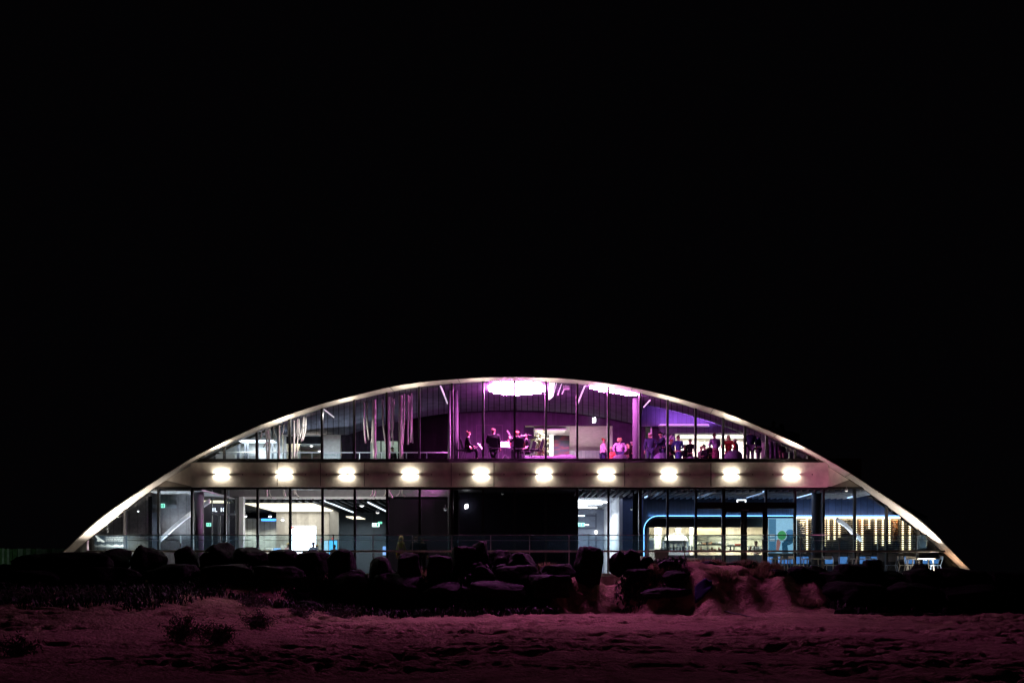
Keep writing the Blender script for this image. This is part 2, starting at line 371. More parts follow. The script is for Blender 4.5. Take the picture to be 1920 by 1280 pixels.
# ------------------------------------------------------------------ lower floor
tf = mat("terrace_paving", (.22, .2, .18), .7, var=.2, bump=.2)
struct(MB().box(-20.5, 20.5, -1.9, GY + .2, -.35, 0).build("terrace", tf))
MB().box(-18.5, 18.5, GY + .21, 16.9, -.3, 0).build("ground_floor", mat("dark_floor", (.16, .16, .18), .25, var=.2), bld)
# room A, far left
def wallpx(p0, p1, Y, z1, m, name="inner_wall", d=.12, z0=0): return MB().box(PX(p0, Y), PX(p1, Y), Y, Y + d, z0, z1).build(name, m, bld)
rear(172, 362, None, 1079, 3.2, midclad, "inner_wall")
MB().box(-15.6, PX(415, 4), GY + .12, 6.4, 3.62, 3.7).build("inner_ceiling", mat("ceiling_grey", (.42, .42, .43), .7), bld)
MB().pbox(150, 1012, 163, 1079, 1.0, .2).build("end_panel", white, bld)
wallpx(382, 442, 7.5, 3.6, blackwall)
ig = MB()
for p in (396, 427, 408): ig.pbox(p, 918 if p != 408 else 966, p + (2.2 if p != 408 else 5), 1079, 5.4, .08)
ig.pbox(396, 962, 441, 965, 5.4, .08); ig.build("inner_screen_frame", mat("screen_frame", (.30, .33, .38), .4, .3), bld)
MB().box(PX(396, 5.44), PX(441, 5.44), 5.44, 5.455, 0, 3.6).build("inner_screen_pane", glass, bld)
# the bluish glazed recess on the far left
bgm = mat("blue_recess", (.16, .20, .27), .4)
MB().pbox(278, 930, 284, 1079, 2.9, .1).build("recess_jamb", darkclad, bld)
MB().pbox(285, 960, 298, 1079, 3.0, .1).build("recess_door", bgm, bld)
MB().pbox(283, 945, 330, 952, 3.1, .05).build("recess_head", mat("recess_head", (.22, .24, .28), .5), bld)
# exhibition hall behind the void
HC = PZ(934, 6.5)
sl = MB(); k = 0
slm = mat("slat_dark", (.035, .035, .035), .6)
x = -15.0
while x < PX(760, 10):
    sl.box(x, x + .12, 6.52, 16.5, HC - .14, HC); x += .34
sl.build("ceiling_slats", slm, bld)
MB().box(-15.4, XM, 6.5, 16.8, HC - .01, HC + .05).build("hall_ceiling", blackwall, bld)
wallpx(452, 520, 15.6, 3.2, mat("ribbed_panel", (.30, .31, .30), .6, seam=.32, seamw=.08), "ribbed_wall")
cw = mat("board_concrete", (.40, .38, .36), .8, seam=.22, seamw=.05, seamcol=.8, var=.12)
MB().box(PX(518, 14.2), PX(617, 14.2), 14.2, 15.9, 0, PZ(952, 14.2)).build("concrete_core", cw, bld)
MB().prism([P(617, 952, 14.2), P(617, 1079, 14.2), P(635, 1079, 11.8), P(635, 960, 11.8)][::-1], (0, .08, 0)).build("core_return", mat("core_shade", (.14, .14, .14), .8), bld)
wallpx(632, 730, 16.2, 3.6, mat("hall_rear", (.06, .075, .085), .6, seam=1.1, seamw=.05, seamcol=.3)); wallpx(382, 456, 16, 3.6, blackwall)
MB().box(PX(727, 6.5), PX(865, 4.4), 6.5, 6.6, 0, 3.66).build("brown_wall", brownwall, bld)
MB().box(PX(727, 6.5), PX(727, 6.5) + .1, 6.6, 16.2, 0, 3.5).build("hall_end_wall", blackwall, bld)
# dark centre
MB().box(PX(866, 3.4), PX(1082, 3.4), 3.4, 3.55, 0, 3.7).build("dark_wall", blackwall, bld)
MB().box(PX(862, 3.4), PX(866, 3.4), 3.4, 6.5, 0, 3.7).build("dark_wall_return", blackwall, bld)
# corridor with white wall
CX0, CX1 = PX(1081.5, 3.55), PX(1161, 3.9)
MB().box(CX0 - .1, CX0, 3.56, 13, 0, 3.7).build("corridor_wall", mat("corridor_blue", (.40, .43, .52), .6), bld)
MB().box(CX1, CX1 + .15, 3.9, 13, 0, 3.68).build("corridor_wall", white, bld)
MB().box(CX0, CX1, 12, 12.1, 0, 3.5).build("corridor_end", mat("corridor_end", (.20, .22, .28), .5), bld)
MB().box(CX0, CX1, 4.4, 12, PZ(933, 4.6), PZ(933, 4.6) + .06).build("corridor_ceiling", mat("corridor_ceiling", (.45, .45, .47), .7), bld)
cd = MB(); cd.pbox(1083, 965, 1118, 968, 11.9, .08); cd.pbox(1083, 988, 1118, 991, 11.9, .08); cd.pbox(1103, 1000, 1105, 1079, 11.9, .08); cd.pbox(1116.5, 962, 1118.5, 1079, 11.9, .08)
cd.build("corridor_doors", mat("door_dark", (.06, .07, .11), .5), bld)
MB().box(CX1 + .16, PX(1206, 4.4), 4.4, 4.5, 0, 3.68).build("blue_wall", mat("deep_blue", (.05, .07, .14), .5), bld)
# slatted ceiling over corridor mouth and restaurant
s2 = MB(); x = PX(1082, 1)
while x < PX(1790, 3):
    if roof_z(x, 3) > 3.95: s2.box(x, x + .05, GY + .15, 5.2, 3.56, 3.66)
    x += .28
s2.build("ceiling_slats", mat("slat_grey", (.42, .42, .45), .5), bld)
MB().box(PX(1082, 1), PX(1600, 2), GY + .13, 5.25, 3.67, 3.715).build("inner_ceiling", blackwall, bld)
# restaurant bulkhead with rounded opening
BKY = 5.3
def arcpts(r, cx, cz, a0, a1, n=10): return [Vector((cx + r * math.cos(R(a0 + (a1 - a0) * i / n)), 0, cz + r * math.sin(R(a0 + (a1 - a0) * i / n)))) for i in range(n + 1)]
gx0, gz = PX(1207, BKY), PZ(967.5, BKY); rr = PX(1234, BKY) - gx0; gx1 = PX(1480, BKY)
ed = [Vector((gx0, 0, 0))] + arcpts(rr, gx0 + rr, gz - rr, 180, 90) + [Vector((gx1, 0, gz))]
poly = [Vector((PX(1199, BKY), 0, 0))] + ed + [Vector((gx1, 0, 3.66)), Vector((PX(1199, BKY), 0, 3.66))]
bh = MB()
top = 3.66; xl = PX(1199, BKY)
bh.box(xl, gx0, BKY, BKY + .15, 0, top)
for p, q in zip(ed[1:], ed[2:]): bh.prism([Vector((p.x, BKY, p.z)), Vector((q.x, BKY, q.z)), Vector((q.x, BKY, top)), Vector((p.x, BKY, top))], (0, .15, 0))
bh.build("bulkhead", bluewall, bld)
led = mat("blue_led", (.1, .2, .6), emit=(.16, .45, 1.0), es=2.6)
ledp = [Vector((p.x + .0, BKY - .06, p.z + .02)) for p in ed] + [Vector((PX(1692, BKY), BKY - .06, gz + .02))]
ledp = ledp[:-2] + [ledp[-1]]
o = MB().tube(ledp, .014, 6).build("led_strip", led, bld)
inr = MB()   # dark reveal
e2 = [Vector((p.x + .12, 0, p.z - .06)) for p in ed[:-1]] + [Vector((gx1, 0, gz - .06))]
for p, q in zip(e2, e2[1:]): inr.prism([Vector((p.x, BKY - .04, p.z)), Vector((q.x, BKY - .04, q.z)), Vector((q.x, BKY + .9, q.z)), Vector((p.x, BKY + .9, p.z))], (0, 0, .05) if abs(p.x - q.x) > .001 else (-.05, 0, 0))
inr.build("opening_reveal", mat("reveal", (.03, .035, .05), .3), bld)
KY = 6.3
MB().box(PX(1212, KY), PX(1440, KY), KY, KY + .2, PZ(988, KY), 2.95).build("kitchen_lintel", mat("lintel", (.03, .03, .035), .35), bld)
kw = mat("kitchen_tile", (.68, .65, .56), .4, seam=.3, seamw=.02, seamcol=.85)
wallpx(1205, 1445, 9.8, 2.9, kw, "kitchen_wall")
MB().box(PX(1205, KY), PX(1445, KY), KY + .2, 9.8, 2.62, 2.7).build("kitchen_ceiling", white, bld)
MB().box(PX(1205, 8), PX(1205, 8) + .1, KY, 9.8, 0, 2.8).build("kitchen_side", kw, bld)
MB().box(PX(1445, 8), PX(1445, 8) + .1, KY, 9.8, 0, 2.8).build("kitchen_side", kw, bld)
MB().pbox(1227, 988, 1240, 1079, 8.8, .4).build("kitchen_pillar", white, bld); MB().pbox(1293, 988, 1299.5, 1079, 8.8, .4).build("kitchen_pillar", white, bld)
wb = rear(1480, 1740, None, 968, 5.65, mat("wine_boards", (.12, .13, .18), .5, seam=.3, seamw=.05), "board_wall")
rear(1440, 1760, 968, 1079, 6.1, mat("rack_back_wall", (.06, .055, .05), .7), "rack_wall")
# ------------------------------------------------------------------ upper left rooms
rear(380, 530, None, 905, 8.5, mat("cool_white", (.52, .55, .56), .5, var=.35, scale=1.4), "upper_room_wall")
ur = MB()
for p, w in ((401, 2), (444, 5), (458, 3.5), (463, 2), (509, 2.5), (519, 4)): ur.box(PX(p, 7.6), PX(p + w, 7.6), 7.6, 7.75, 4.9, roof_z(PX(p, 7.6), 7.6) - .15)
ur.build("upper_room_mullions", mat("mullion_grey", (.10, .11, .13), .5), bld)
ur = MB(); ur.pbox(410, 846, 545, 848, 7.4, .1); ur.pbox(405, 851, 440, 862, 8.0, .3); ur.pbox(452, 846, 480, 849, 7.9, .4)
ur.build("upper_room_shelves", offwhite, bld)
pf = MB(); pf.pbox(532, 815, 612, 817.3, 6.9, .3); pf.pbox(532, 817.3, 536, 890, 6.9, .3); pf.build("portal_frame", white, bld)
MB().pbox(604, 815, 626.5, 890, 6.9, .2).build("portal_panel", mat("panel_white", (.5, .5, .48), .7, var=.15), bld)
MB().pbox(626.5, 815, 638, 890, 6.9, .2).build("portal_panel", MATS["panel_white"], bld)
MB().pbox(536, 817.3, 604, 831, 7.0, .1).build("portal_lintel", darkclad, bld)
MB().pbox(536, 828, 563, 890, 9.6, .1).build("portal_room_wall", mat("cream_wall", (.72, .69, .58), .7), bld)
wl = MB(); wl.pbox(536, 826, 640, 890, 12, .1); wl.build("portal_room_back", mat("tan_wall", (.34, .29, .2), .7), bld)
MB().prism([P(563, 831, 7.2), P(604, 831, 7.2), P(604, 842, 12), P(563, 842, 12)], (0, 0, .06)).build("portal_room_ceiling", white, bld)
rear(530, 645, None, 815, 9.2, midclad, "upper_clad_wall")
MB().pbox(560, 846, 612, 849, 8.9, .1).build("portal_counter", MATS["tan_wall"], bld)
wl = MB(); wl.pbox(694, 826, 746, 890, 12.5, .1); wl.build("recess_room_back", mat("recess_back", (.34, .38, .34), .7, var=.2), bld)
wl = MB(); wl.pbox(713, 826, 715.5, 890, 11.8, .1); wl.pbox(729, 826, 731, 890, 11.8, .1); wl.build("recess_room_posts", black, bld)
MB().box(-12.6, -5.6, 6.44, 6.48, 4.955, 4.985).build("edge_light", mat("added_edge_led", (.6, .6, .65), emit=(.8, .9, 1), es=.5), bld)  # this strip and the next lamp are added to brighten the lining
lamp('AREA', "edge_wash", (-9.2, 6.3, 5.05), 60, (.78, .88, 1), bld, (R(160), 0, 0), shape='RECTANGLE', size=7, size_y=.1)
# void balustrade
vb = thing("glass_balustrade", "upper glass balustrade with a thin steel handrail along the edge of the left void", "balustrade", (PX(610, 6.6), 6.6, 4.95))
MB().box(PX(500, 6.6), PX(843, 6.6), 6.58, 6.63, PZ(848.8, 6.6), PZ(847, 6.6)).build("handrail", mat("rail_grey", (.3, .31, .33), .5), vb)
for p in (523, 563, 585, 630, 674, 715, 762, 800): MB().pbox(p - .8, 848.5, p + .8, 889, 6.62, .03).build("post", steel, vb)
MB().box(PX(500, 6.6), PX(843, 6.6), 6.6, 6.612, 4.95, PZ(849, 6.6)).build("pane", glass, vb)
# ================================================================== LIGHT FITTINGS
WARM = (1.0, .89, .72); COOL = (.80, .90, 1.0); MAG = (1.0, .16, .86)
def em(name, col, s): return mat(name, tuple(.6 * c for c in col), emit=col, es=s)
ORD = ["first", "second", "third", "fourth", "fifth", "sixth", "seventh", "eighth", "ninth", "tenth"]
proto = None
for i, px in enumerate((415, 533, 650, 769, 902, 1020, 1137, 1254, 1371, 1484)):
    lab = "%s warm up and down wall light from the left on the concrete beam" % ORD[i]
    loc = (PX(px, BY), BY, PZ(889, BY))
    if proto is None:
        proto = local("wall_light", lab, "wall light", "wall lights along the concrete beam")
        MB().box(-.30, .30, -.088, -.001, -.012, .012).build("housing", mat("lamp_housing", (.30, .28, .25), .4), proto)
        MB().box(-.30, .30, -.096, -.0885, -.022, .022).build("visor", MATS["lamp_housing"], proto)
        MB().box(-.29, .29, -.08, -.03, .0122, .0135).build("diffuser", em("warm_lens", WARM, 3), proto)
        MB().box(-.29, .29, -.08, -.03, -.0135, -.0122).build("diffuser", MATS["warm_lens"], proto)
        lamp('AREA', "up_light", (0, -.058, .016), 5.2, WARM, proto, (R(180), 0, 0), shape='RECTANGLE', size=.55, size_y=.05)
        lamp('AREA', "down_light", (0, -.058, -.016), 5.2, WARM, proto, (0, 0, 0), shape='RECTANGLE', size=.55, size_y=.05)
        lamp('SPOT', "up_wash", (0, -.24, .08), 150, WARM, proto, (R(180), 0, 0), spot_size=R(52), spot_blend=1, shadow_soft_size=.05)
        lamp('SPOT', "up_beam", (0, -.16, .05), 420, WARM, proto, (R(180), 0, 0), spot_size=R(22), spot_blend=1, shadow_soft_size=.05)
        put(proto, loc)
    else:
        q = dup(proto, loc, 0, lab); q.scale = (1 + .06 * math.sin(i * 2.3), 1, 1 + .1 * math.cos(i * 3.1)); q.rotation_euler = (R(1.2 * math.sin(i * 5)), 0, 0)
# two chandeliers of parallel tubes
tube_m = em("pink_tube", (1.0, .20, .80), 135.0)
def chandelier(lab, pxc, hw, n, Yc, half):
    t = thing("ceiling_light", lab, "ceiling light", P(pxc, lin_y(pxc, Yc), Yc), "oval ceiling lights of glowing tubes")
    for i in range(n):
        u = (i + .5) / n * 2 - 1; px = pxc + hw * u; w = hw / n * D0 / F * .80
        L_ = max(round(half * math.sqrt(max(1 - u * u, .02)) / .3) * .3, .3); y0, y1 = max(Yc - L_, 1.0), Yc + L_
        if y1 < 1.12: continue
        dz = Vector((0, 0, -.045)); a_, b_ = P(px, lin_y(px, y0), y0) + dz, P(px, lin_y(px, y1), y1) + dz
        MB().prism([a_ + Vector((-w, 0, 0)), a_ + Vector((w, 0, 0)), b_ + Vector((w, 0, 0)), b_ + Vector((-w, 0, 0))], (0, 0, -.05)).build("light_tube", tube_m, t, bevel=.008)
    return t
chandelier("large oval ceiling light of pink white tubes above the seated musicians", 969.5, 53.5, 13, 2.4, 1.65)
chandelier("smaller oval ceiling light of pink white tubes above the standing guests", 1150, 45, 11, 1.05, 1.0)
def strip(lab, p, q, Y0, Y1, m, w=.03, name="ceiling_strip", cat="strip light", group="slim ceiling strip lights", pw=0, col=COOL, rot=None):
    a_, b_ = P(*p, Y0), P(*q, Y1); c = (a_ + b_) / 2
    t = thing(name, lab, cat, c, group)
    MB().tube([a_, b_], w, 6).build("light_tube", m, t)
    MB().tube([a_ + Vector((0, 0, w * 1.3)), b_ + Vector((0, 0, w * 1.3))], w * .8, 4).build("housing", grey, t)
    if pw: lamp('AREA', "strip_glow", c - Vector((0, 0, .06)), pw, col, t, (0, 0, 0), shape='RECTANGLE', size=.5, size_y=.5)
    return t
wt = em("cool_tube", COOL, 1.2); bt = em("blue_tube", (.45, .65, 1.0), 1.0); pt = em("lilac_tube", (.8, .6, .8), .5)
strip("slim strip light left in the hall ceiling beside the glowing panel", (607, 938), (662, 960), 7, 11, wt)
strip("slim strip light right in the hall ceiling above the exit sign", (679, 936), (724, 958), 7, 11, wt)
strip("short white strip on the sloping lining, far upper left", (607, 767), (626, 782), 1.4, 3.4, em("dim_tube", (1, .9, .95), .35), .025, pw=140, col=(1, .93, .88))
strip("lilac strip light left of the big oval light, by the tall column", (825, 721), (839, 756), 1.3, 3.6, pt, .035)
strip("lilac strip light between the two oval lights", (1097, 722), (1083, 757), 1.3, 3.6, pt, .035)
strip("short lilac strip light right of the second column", (1219, 750), (1207, 763), 1.3, 3.0, pt, .025)
for i, (p, q, w_) in enumerate((((1240, 917.5), (1209, 932), "beside the corner column"), ((1332, 917.5), (1307, 932), "above the kitchen"), ((1433, 920), (1400, 932), "above the entrance doors"), ((1521, 925), (1495, 932), "beside the wide brown column"), ((1632, 922), (1589, 933), "nearest the arch foot"))):
    strip("blue white strip light in the restaurant ceiling %s" % w_, p, q, 1.6, 4.4, bt, .028)
# bright grid of tubes seen between the oval lights
g = thing("ceiling_grille", "bright slatted ceiling grille between the two oval lights", "grille", (PX(1035, 2.5), 2.5, 8.1))
for i, (p, q) in enumerate(((1031, 1030), (1035, 1033), (1039, 1035), (1044, 1037), (1054, 1046), (1063, 1054))):
    MB().tube([P(p, 716.5, 1.1), P(q, 748 - i * 2, 3.4)], .035 if i < 3 else .018, 4).build("slat", em("grille_glow", (1, .9, .9), .8) if i < 3 else pt, g)
tag(recenter(MB().pbox(1057, 722, 1068, 729, 1.6, .25).build("ceiling_speaker", mat("speaker_white", (.5, .48, .5), .5)), P(1062, 722, 1.6)), "small pale ceiling box right of the bright grille", "speaker")
# lamps for lounge fill come from the two chandeliers only; bar room, foyer and the other rooms have their own fittings
def panel(lab, x0, x1, y0, y1, z, m, pw, col, name="ceiling_panel", th=.03, group=None, spread=180):
    t = thing(name, lab, "ceiling light", ((x0 + x1) / 2, (y0 + y1) / 2, z), group)
    MB().box(x0, x1, y0, y1, z, z + th).build("diffuser", m, t)
    MB().box(x0 - .03, x1 + .03, y0 - .03, y1 + .03, z + th + .002, z + th + .05).build("frame", grey, t)
    if pw: lamp('AREA', "panel_glow", ((x0 + x1) / 2, (y0 + y1) / 2, z - .03), pw, col, t, (0, 0, 0), shape='RECTANGLE', size=x1 - x0, size_y=y1 - y0, spread=R(spread))
    return t
pz = HC - .2
panel("long glowing warm white ceiling panel over the concrete core", PX(482, 10), PX(612, 11), 7.4, 14.0, pz, em("warm_panel", (1, .88, .66), 1.0), 120, (1, .92, .80))
panel("glowing cream ceiling panel beyond the inner glass entrance", PX(386, 8), PX(436, 8), 6.0, 9.0, PZ(944, 8), em("cream_panel", (1, .86, .6), .8), 25, (1, .9, .7))
panel("small bright ceiling panel deep in the hall by the exit sign", PX(653, 13), PX(682, 14), 12.2, 14.6, PZ(971, 13.5), MATS["warm_panel"], 60, COOL)
panel("white ceiling light washing the bar room behind the guests", PX(1275, 10), PX(1425, 10), 10.0, 11.0, 7.12, em("bar_panel", (1, .95, .85), .9), 190, (1, .93, .8))
panel("white ceiling light in the foyer behind the sofa", PX(1003, 10), PX(1060, 10), 9.5, 10.5, 7.34, em("foyer_panel", (1, .95, .86), .22), 150, (1, .95, .86))
panel("warm ceiling light in the kitchen behind the bar counter", PX(1225, 8), PX(1425, 8), 7.2, 8.6, 2.6, em("kitchen_panel", (1, .86, .58), 1.6), 230, (1, .88, .66))
panel("cool ceiling light in the upper left glass room", PX(455, 8), PX(520, 8), 6.9, 7.9, 6.5, em("cool_panel", COOL, 1.0), 42, (.92, .97, 1))
panel("round warm ceiling light in the upper left doorway room", PX(566, 9), PX(604, 9), 8.2, 9.8, 7.05, em("door_panel", (1, .86, .62), 2.0), 60, (1, .88, .66))
panel("grey ceiling light in the recessed room behind the strands", PX(697, 11), PX(744, 11), 10, 11.8, 7.7, em("dull_panel", (.9, 1, .9), .6), 26, (.9, 1, .9))
rv = MB()
t = thing("wall_light", "tall white light strip upright beside the abstract painting", "wall light", (PX(1034, 12.6), 12.6, FZ))
MB().pbox(1031.5, 816, 1036.5, 856, 12.6, .06).build("light_tube", em("white_tube", (1, .97, .88), 4), t)
MB().pbox(1030.5, 815, 1037.5, 857, 12.67, .05).build("housing", grey, t)
# corridor linear lights
k = 0
for y, p1 in ((938, 1126), (941, 1139), (944.5, 1129), (948, 1100), (951, 1119), (956.5, 1109), (960.5, 1119)):
    Yd = (PZ(933, 4.6) - .06 - CZ) * F / (HZ - y) - D0
    t = thing("ceiling_strip", "%s white line light from the front across the corridor ceiling" % ORD[k], "strip light", (PX((1082 + p1) / 2, Yd), Yd, PZ(y, Yd)), "line lights across the corridor ceiling"); k += 1
    MB().box(max(PX(1080, Yd), CX0 + .01), PX(p1, Yd), Yd - .04, Yd + .04, PZ(y, Yd) - .02, PZ(y, Yd) + .02).build("light_tube", em("corridor_tube", (.93, .95, 1), 5), t)
    MB().box(max(PX(1080, Yd), CX0 + .01), PX(p1, Yd), Yd - .03, Yd + .03, PZ(y, Yd) + .022, PZ(y, Yd) + .04).build("housing", grey, t)
    if k == 3: lamp('AREA', "strip_glow", (PX(1110, 5.5), 6.5, 3.0), 75, (.93, .95, 1), t, (0, 0, 0), shape='RECTANGLE', size=1.2, size_y=2.5)
    if k == 7: lamp('AREA', "strip_glow", (PX(1105, 9), 9.5, 2.8), 30, (.85, .9, 1), t, (0, 0, 0), shape='RECTANGLE', size=1.0, size_y=2.0)
tag(recenter(MB().pbox(1115.5, 994, 1119.5, 1000, 11.8, .08).build("door_lamp", em("door_lamp_white", (1, .98, .9), 4)), P(1117, 1000, 11.8)), "tiny white lamp beside the far corridor door", "lamp")
# spotlights and small fittings
def spot(lab, px, py, Y, s=.07, col=(1, 1, 1), es=5, aim=(0, 0, -1), pw=0):
    c = P(px, py, Y); t = thing("spotlight", lab, "spotlight", c, "small interior spotlights")
    m = em("spot_lens_%d" % int(es * 10), col, es)
    MB().lathe([(s * .5, s * .9), (s * .75, s * .5), (s * .8, 0)], c, 12).build("housing", grey, t, True)
    MB().lathe([(s * .75, -.012), (s * .5, -s * .4), (s * .1, -s * .55)], c, 12).build("lens", m, t, True)
    MB().tube([c + Vector((0, 0, s * .9)), c + Vector((0, 0, s * 2.2))], .012, 5).build("stem", grey, t)
    if pw: lamp('SPOT', "spot_glow", c - Vector((0, 0, s)), pw, col, t, (0, 0, 0), spot_size=R(120), spot_blend=.6, shadow_soft_size=.05)
    return t
spot("round downlight in the ceiling of the far left room", 327.5, 917.5, 2.0, .12, (1, .97, .9), 3, pw=330)
spot("small white spotlight low beside the first mullion", 259, 957.5, 2.6, .06)
spot("tiny warm spotlight under the arch on the far left", 221, 968, 2.2, .05, (1, .9, .7), 3, pw=90)
spot("spotlight left of the two over the ribbed panels", 460, 967, 14.7, .13, (1, .95, .8), 5, pw=130)
spot("spotlight right of the two over the ribbed panels", 506.5, 967, 14.7, .13, (1, .95, .8), 5, pw=130)
spot("round lamp on the front of the concrete core", 530, 973.5, 13.9, .14, (1, 1, 1), 3)
spot("round lamp on the glowing ceiling panel's front edge", 530.5, 937, 8.2, .10, (1, 1, .95), 4)
spot("large spotlight under the dark hall slats", 678.5, 947, 9, .16, (.9, .9, .88), 1.0)
spot("smaller spotlight behind the large one under the hall slats", 708, 960, 11, .13, (.9, .85, .8), .8)
spot("white downlight in the upper left doorway room", 579, 830.5, 8.0, .09, (1, .97, .85), 4)
spot("second downlight further back in the upper left doorway room", 584, 835, 9.0, .1, (1, .97, .85), 4)
spot("downlight low at the right edge of the doorway room", 599, 845, 9.0, .1, (1, .97, .85), 4)
spot("pale spotlight on the corner column beside the corridor", 1184, 954, 1.6, .07, (.8, .85, .9), .4)
spot("white floodlight under the beam end on the right", 1587, 919, .4, .09, (1, .95, .9), .6)
spot("ceiling spotlight hanging beside the pale column", 835, 955, 3, .1, (.5, .5, .55), .25)
spot("dark spotlight under the ceiling of the dark wall", 942, 925, 2.2, .09, (.3, .3, .3), .12)
spot("tiny lit spotlight on the kitchen lintel", 1331.5, 970, 6.1, .04, (1, .95, .8), 5)
for i, y in enumerate((985, 991, 997)):
    spot("%s bulb from the top of the little hanging string, far left" % ORD[i], 201.5 + .4 * i, y, 2.4, .025, (1, .95, .85), 4)
def twin(lab, px, py, Y, w, h):
    c = P(px, py, Y); t = thing("wall_lamp", lab, "wall lamp", c, "small upright white lamps")
    for dx in (-.5, .5):
        x = c.x + dx * w
        MB().lathe([(.01, -h / 2), (w * .38, -h * .38), (w * .38, h * .38), (.01, h / 2)], (x, Y, c.z - (0.02 if dx < 0 else 0)), 10).build("light_tube", em("twin_white", (1, .97, 1), 5), t, True)
    MB().box(c.x - w * .2, c.x + w * .2, Y + .05, Y + .1, c.z - h * .3, c.z + h * .3).build("bracket", grey, t)
    return t
twin("bright upright lamp pair hanging among the strands", 739, 787, 8.5, .10, .22)
twin("bright oval lamp pair high on the purple lounge wall", 1114, 787, 8.8, .09, .26)
twin("small upright lamp pair on the dark lower wall by the column", 874.5, 948.5, 3.2, .08, .20)
t = thing("wall_lamp", "white bracket lamp over the entrance doors", "wall lamp", P(1390, 938, .9))
b_ = MB(); b_.pbox(1382, 936, 1399, 937.6, 1.3, .05); b_.pbox(1382, 937.6, 1383.6, 941, 1.3, .05); b_.pbox(1397.4, 937.6, 1399, 941, 1.3, .05)
b_.build("light_tube", em("bracket_white", (.95, .97, 1), 1.6), t)
# exit signs
def exit_sign(lab, px, py, Y, w=.36, h=.17, es=1.0, tint=(.75, 1, .9)):
    c = P(px, py, Y); t = thing("exit_sign", lab, "exit sign", c, "green exit signs")
    MB().box(c.x - w / 2, c.x + w / 2, Y, Y + .05, c.z - h / 2, c.z + h / 2).build("panel", em("exit_white_%d" % int(es * 10), tint, es), t)
    f = MB(); g_ = em("exit_green", (.05, .55, .30), .5)
    x0 = c.x - w * .22                                   # running figure and a doorway
    f.lathe([(.001, -.018), (.018, 0), (.001, .018)], (x0 + .02, Y - .006, c.z + h * .3), 8)
    for q in (((x0 + .01, c.z + h * .2), (x0 - .01, c.z - h * .05)), ((x0 - .01, c.z - h * .05), (x0 + .045, c.z - h * .2)), ((x0 + .045, c.z - h * .2), (x0 + .035, c.z - h * .38)), ((x0 - .01, c.z - h * .05), (x0 - .05, c.z - h * .35)), ((x0 + .01, c.z + h * .16), (x0 + .055, c.z + h * .03)), ((x0 + .01, c.z + h * .16), (x0 - .045, c.z + h * .08))):
        f.tube([(q[0][0], Y - .006, q[0][1]), (q[1][0], Y - .006, q[1][1])], .012, 5)
    f.box(c.x + w * .12, c.x + w * .38, Y - .006, Y - .001, c.z - h * .38, c.z + h * .38)
    f.build("pictogram", g_, t)
    return t
exit_sign("green exit sign on the far left room's cladding", 305, 947.5, 3.0, .16, .18, .6, (.4, 1, .85))
exit_sign("dim exit sign inside the left glass entrance", 391, 983, 6.9, .22, .17, .6, (.6, 1, .85))
exit_sign("exit sign hanging under the hall slats left of the brown wall", 704.5, 983.5, 9.5, .36, .19, 1.2)
exit_sign("exit sign half turned behind the other one in the hall", 712.5, 979.5, 11, .2, .10, .9, (.3, 1, .7))
exit_sign("exit sign hanging in the white corridor", 1090, 983, 6.5, .30, .17, .9)
tag(recenter(MB().pbox(1083.5, 965.5, 1096, 967.5, 6.0, .04).build("hanging_strip", em("hang_blue", (.6, .85, 1), 1.5)), P(1090, 967, 6)), "blue white strip hanging above the corridor exit sign", "strip light")
tag(recenter(MB().pbox(1096, 982.2, 1104, 984, 8, .04).build("hanging_strip", em("hang_white", (.95, .97, 1), 2)), P(1100, 984, 8)), "short white strip right of the corridor exit sign", "strip light")
# lettered hanging signs inside the left entrance
def text_mesh(txt, size, name, m, loc, parent):
    cu = bpy.data.curves.new(name, 'FONT'); cu.body = txt; cu.size = size; cu.extrude = .004; cu.align_x = 'CENTER'
    o = bpy.data.objects.new(name, cu); COL.objects.link(o)
    dg = bpy.context.evaluated_depsgraph_get(); me = bpy.data.meshes.new_from_object(o.evaluated_get(dg)); bpy.data.objects.remove(o)
    me.transform(Matrix.Rotation(R(90), 4, 'X')); me.materials.clear(); me.materials.append(m)
    q = bpy.data.objects.new(name, me); COL.objects.link(q); q.parent = parent; q.location = Vector(loc) - ORG[parent.name]
    return q
for px, w, tx, lab in ((402, 8, "1L", "dark hanging sign with white characters, left of the pair inside the glass entrance"), (417.5, 9, "10", "brighter hanging sign with white digits, right of the pair inside the glass entrance")):
    c = P(px, 955, 4.6); t = thing("hanging_sign", lab, "sign", c, "hanging signs inside the left entrance")
    MB().pbox(px - w / 2, 949.5, px + w / 2, 960.5, 4.6, .05).build("board", mat("sign_navy", (.02, .03, .07), .5), t)
    text_mesh(tx, .26, "lettering", em("sign_white", (.85, .92, 1), 1.5), (c.x, 4.59, c.z - .09), t)
# floor uplights at the feet of the arch (they make the brightest part of it)
def uplight(lab, loc, tgt, pw, col, size=38, vis=.2, blend=.8, spill=0):
    t = thing("floodlight", lab, "floodlight", loc)
    l = Vector(loc); d = (Vector(tgt) - l).normalized(); q = d.to_track_quat('-Z', 'Y')
    up = MB().lathe([(.10, 0), (.11, .12), (.09, .13)], l, 16).build("housing", black, t, True)
    MB().lathe([(.085, .131), (.02, .137)], l, 16).build("lens", em("flood_lens_%s" % lab[:5], col, 2), t, True)
    o = lamp('SPOT', "flood_beam", l + Vector((0, 0, .17)), pw, col, t, q.to_euler(), spot_size=R(size), spot_blend=blend, shadow_soft_size=.06)
    if spill: lamp('POINT', "flood_spill", l + Vector((0, 0, .22)), spill, col, t, shadow_soft_size=.1)
    return t
uplight("round floor floodlight at the arch's left foot", (PX(236, -.2), -.15, .02), P(210, 965, .2), 1000, (1, .88, .76), 88, blend=1, spill=5)
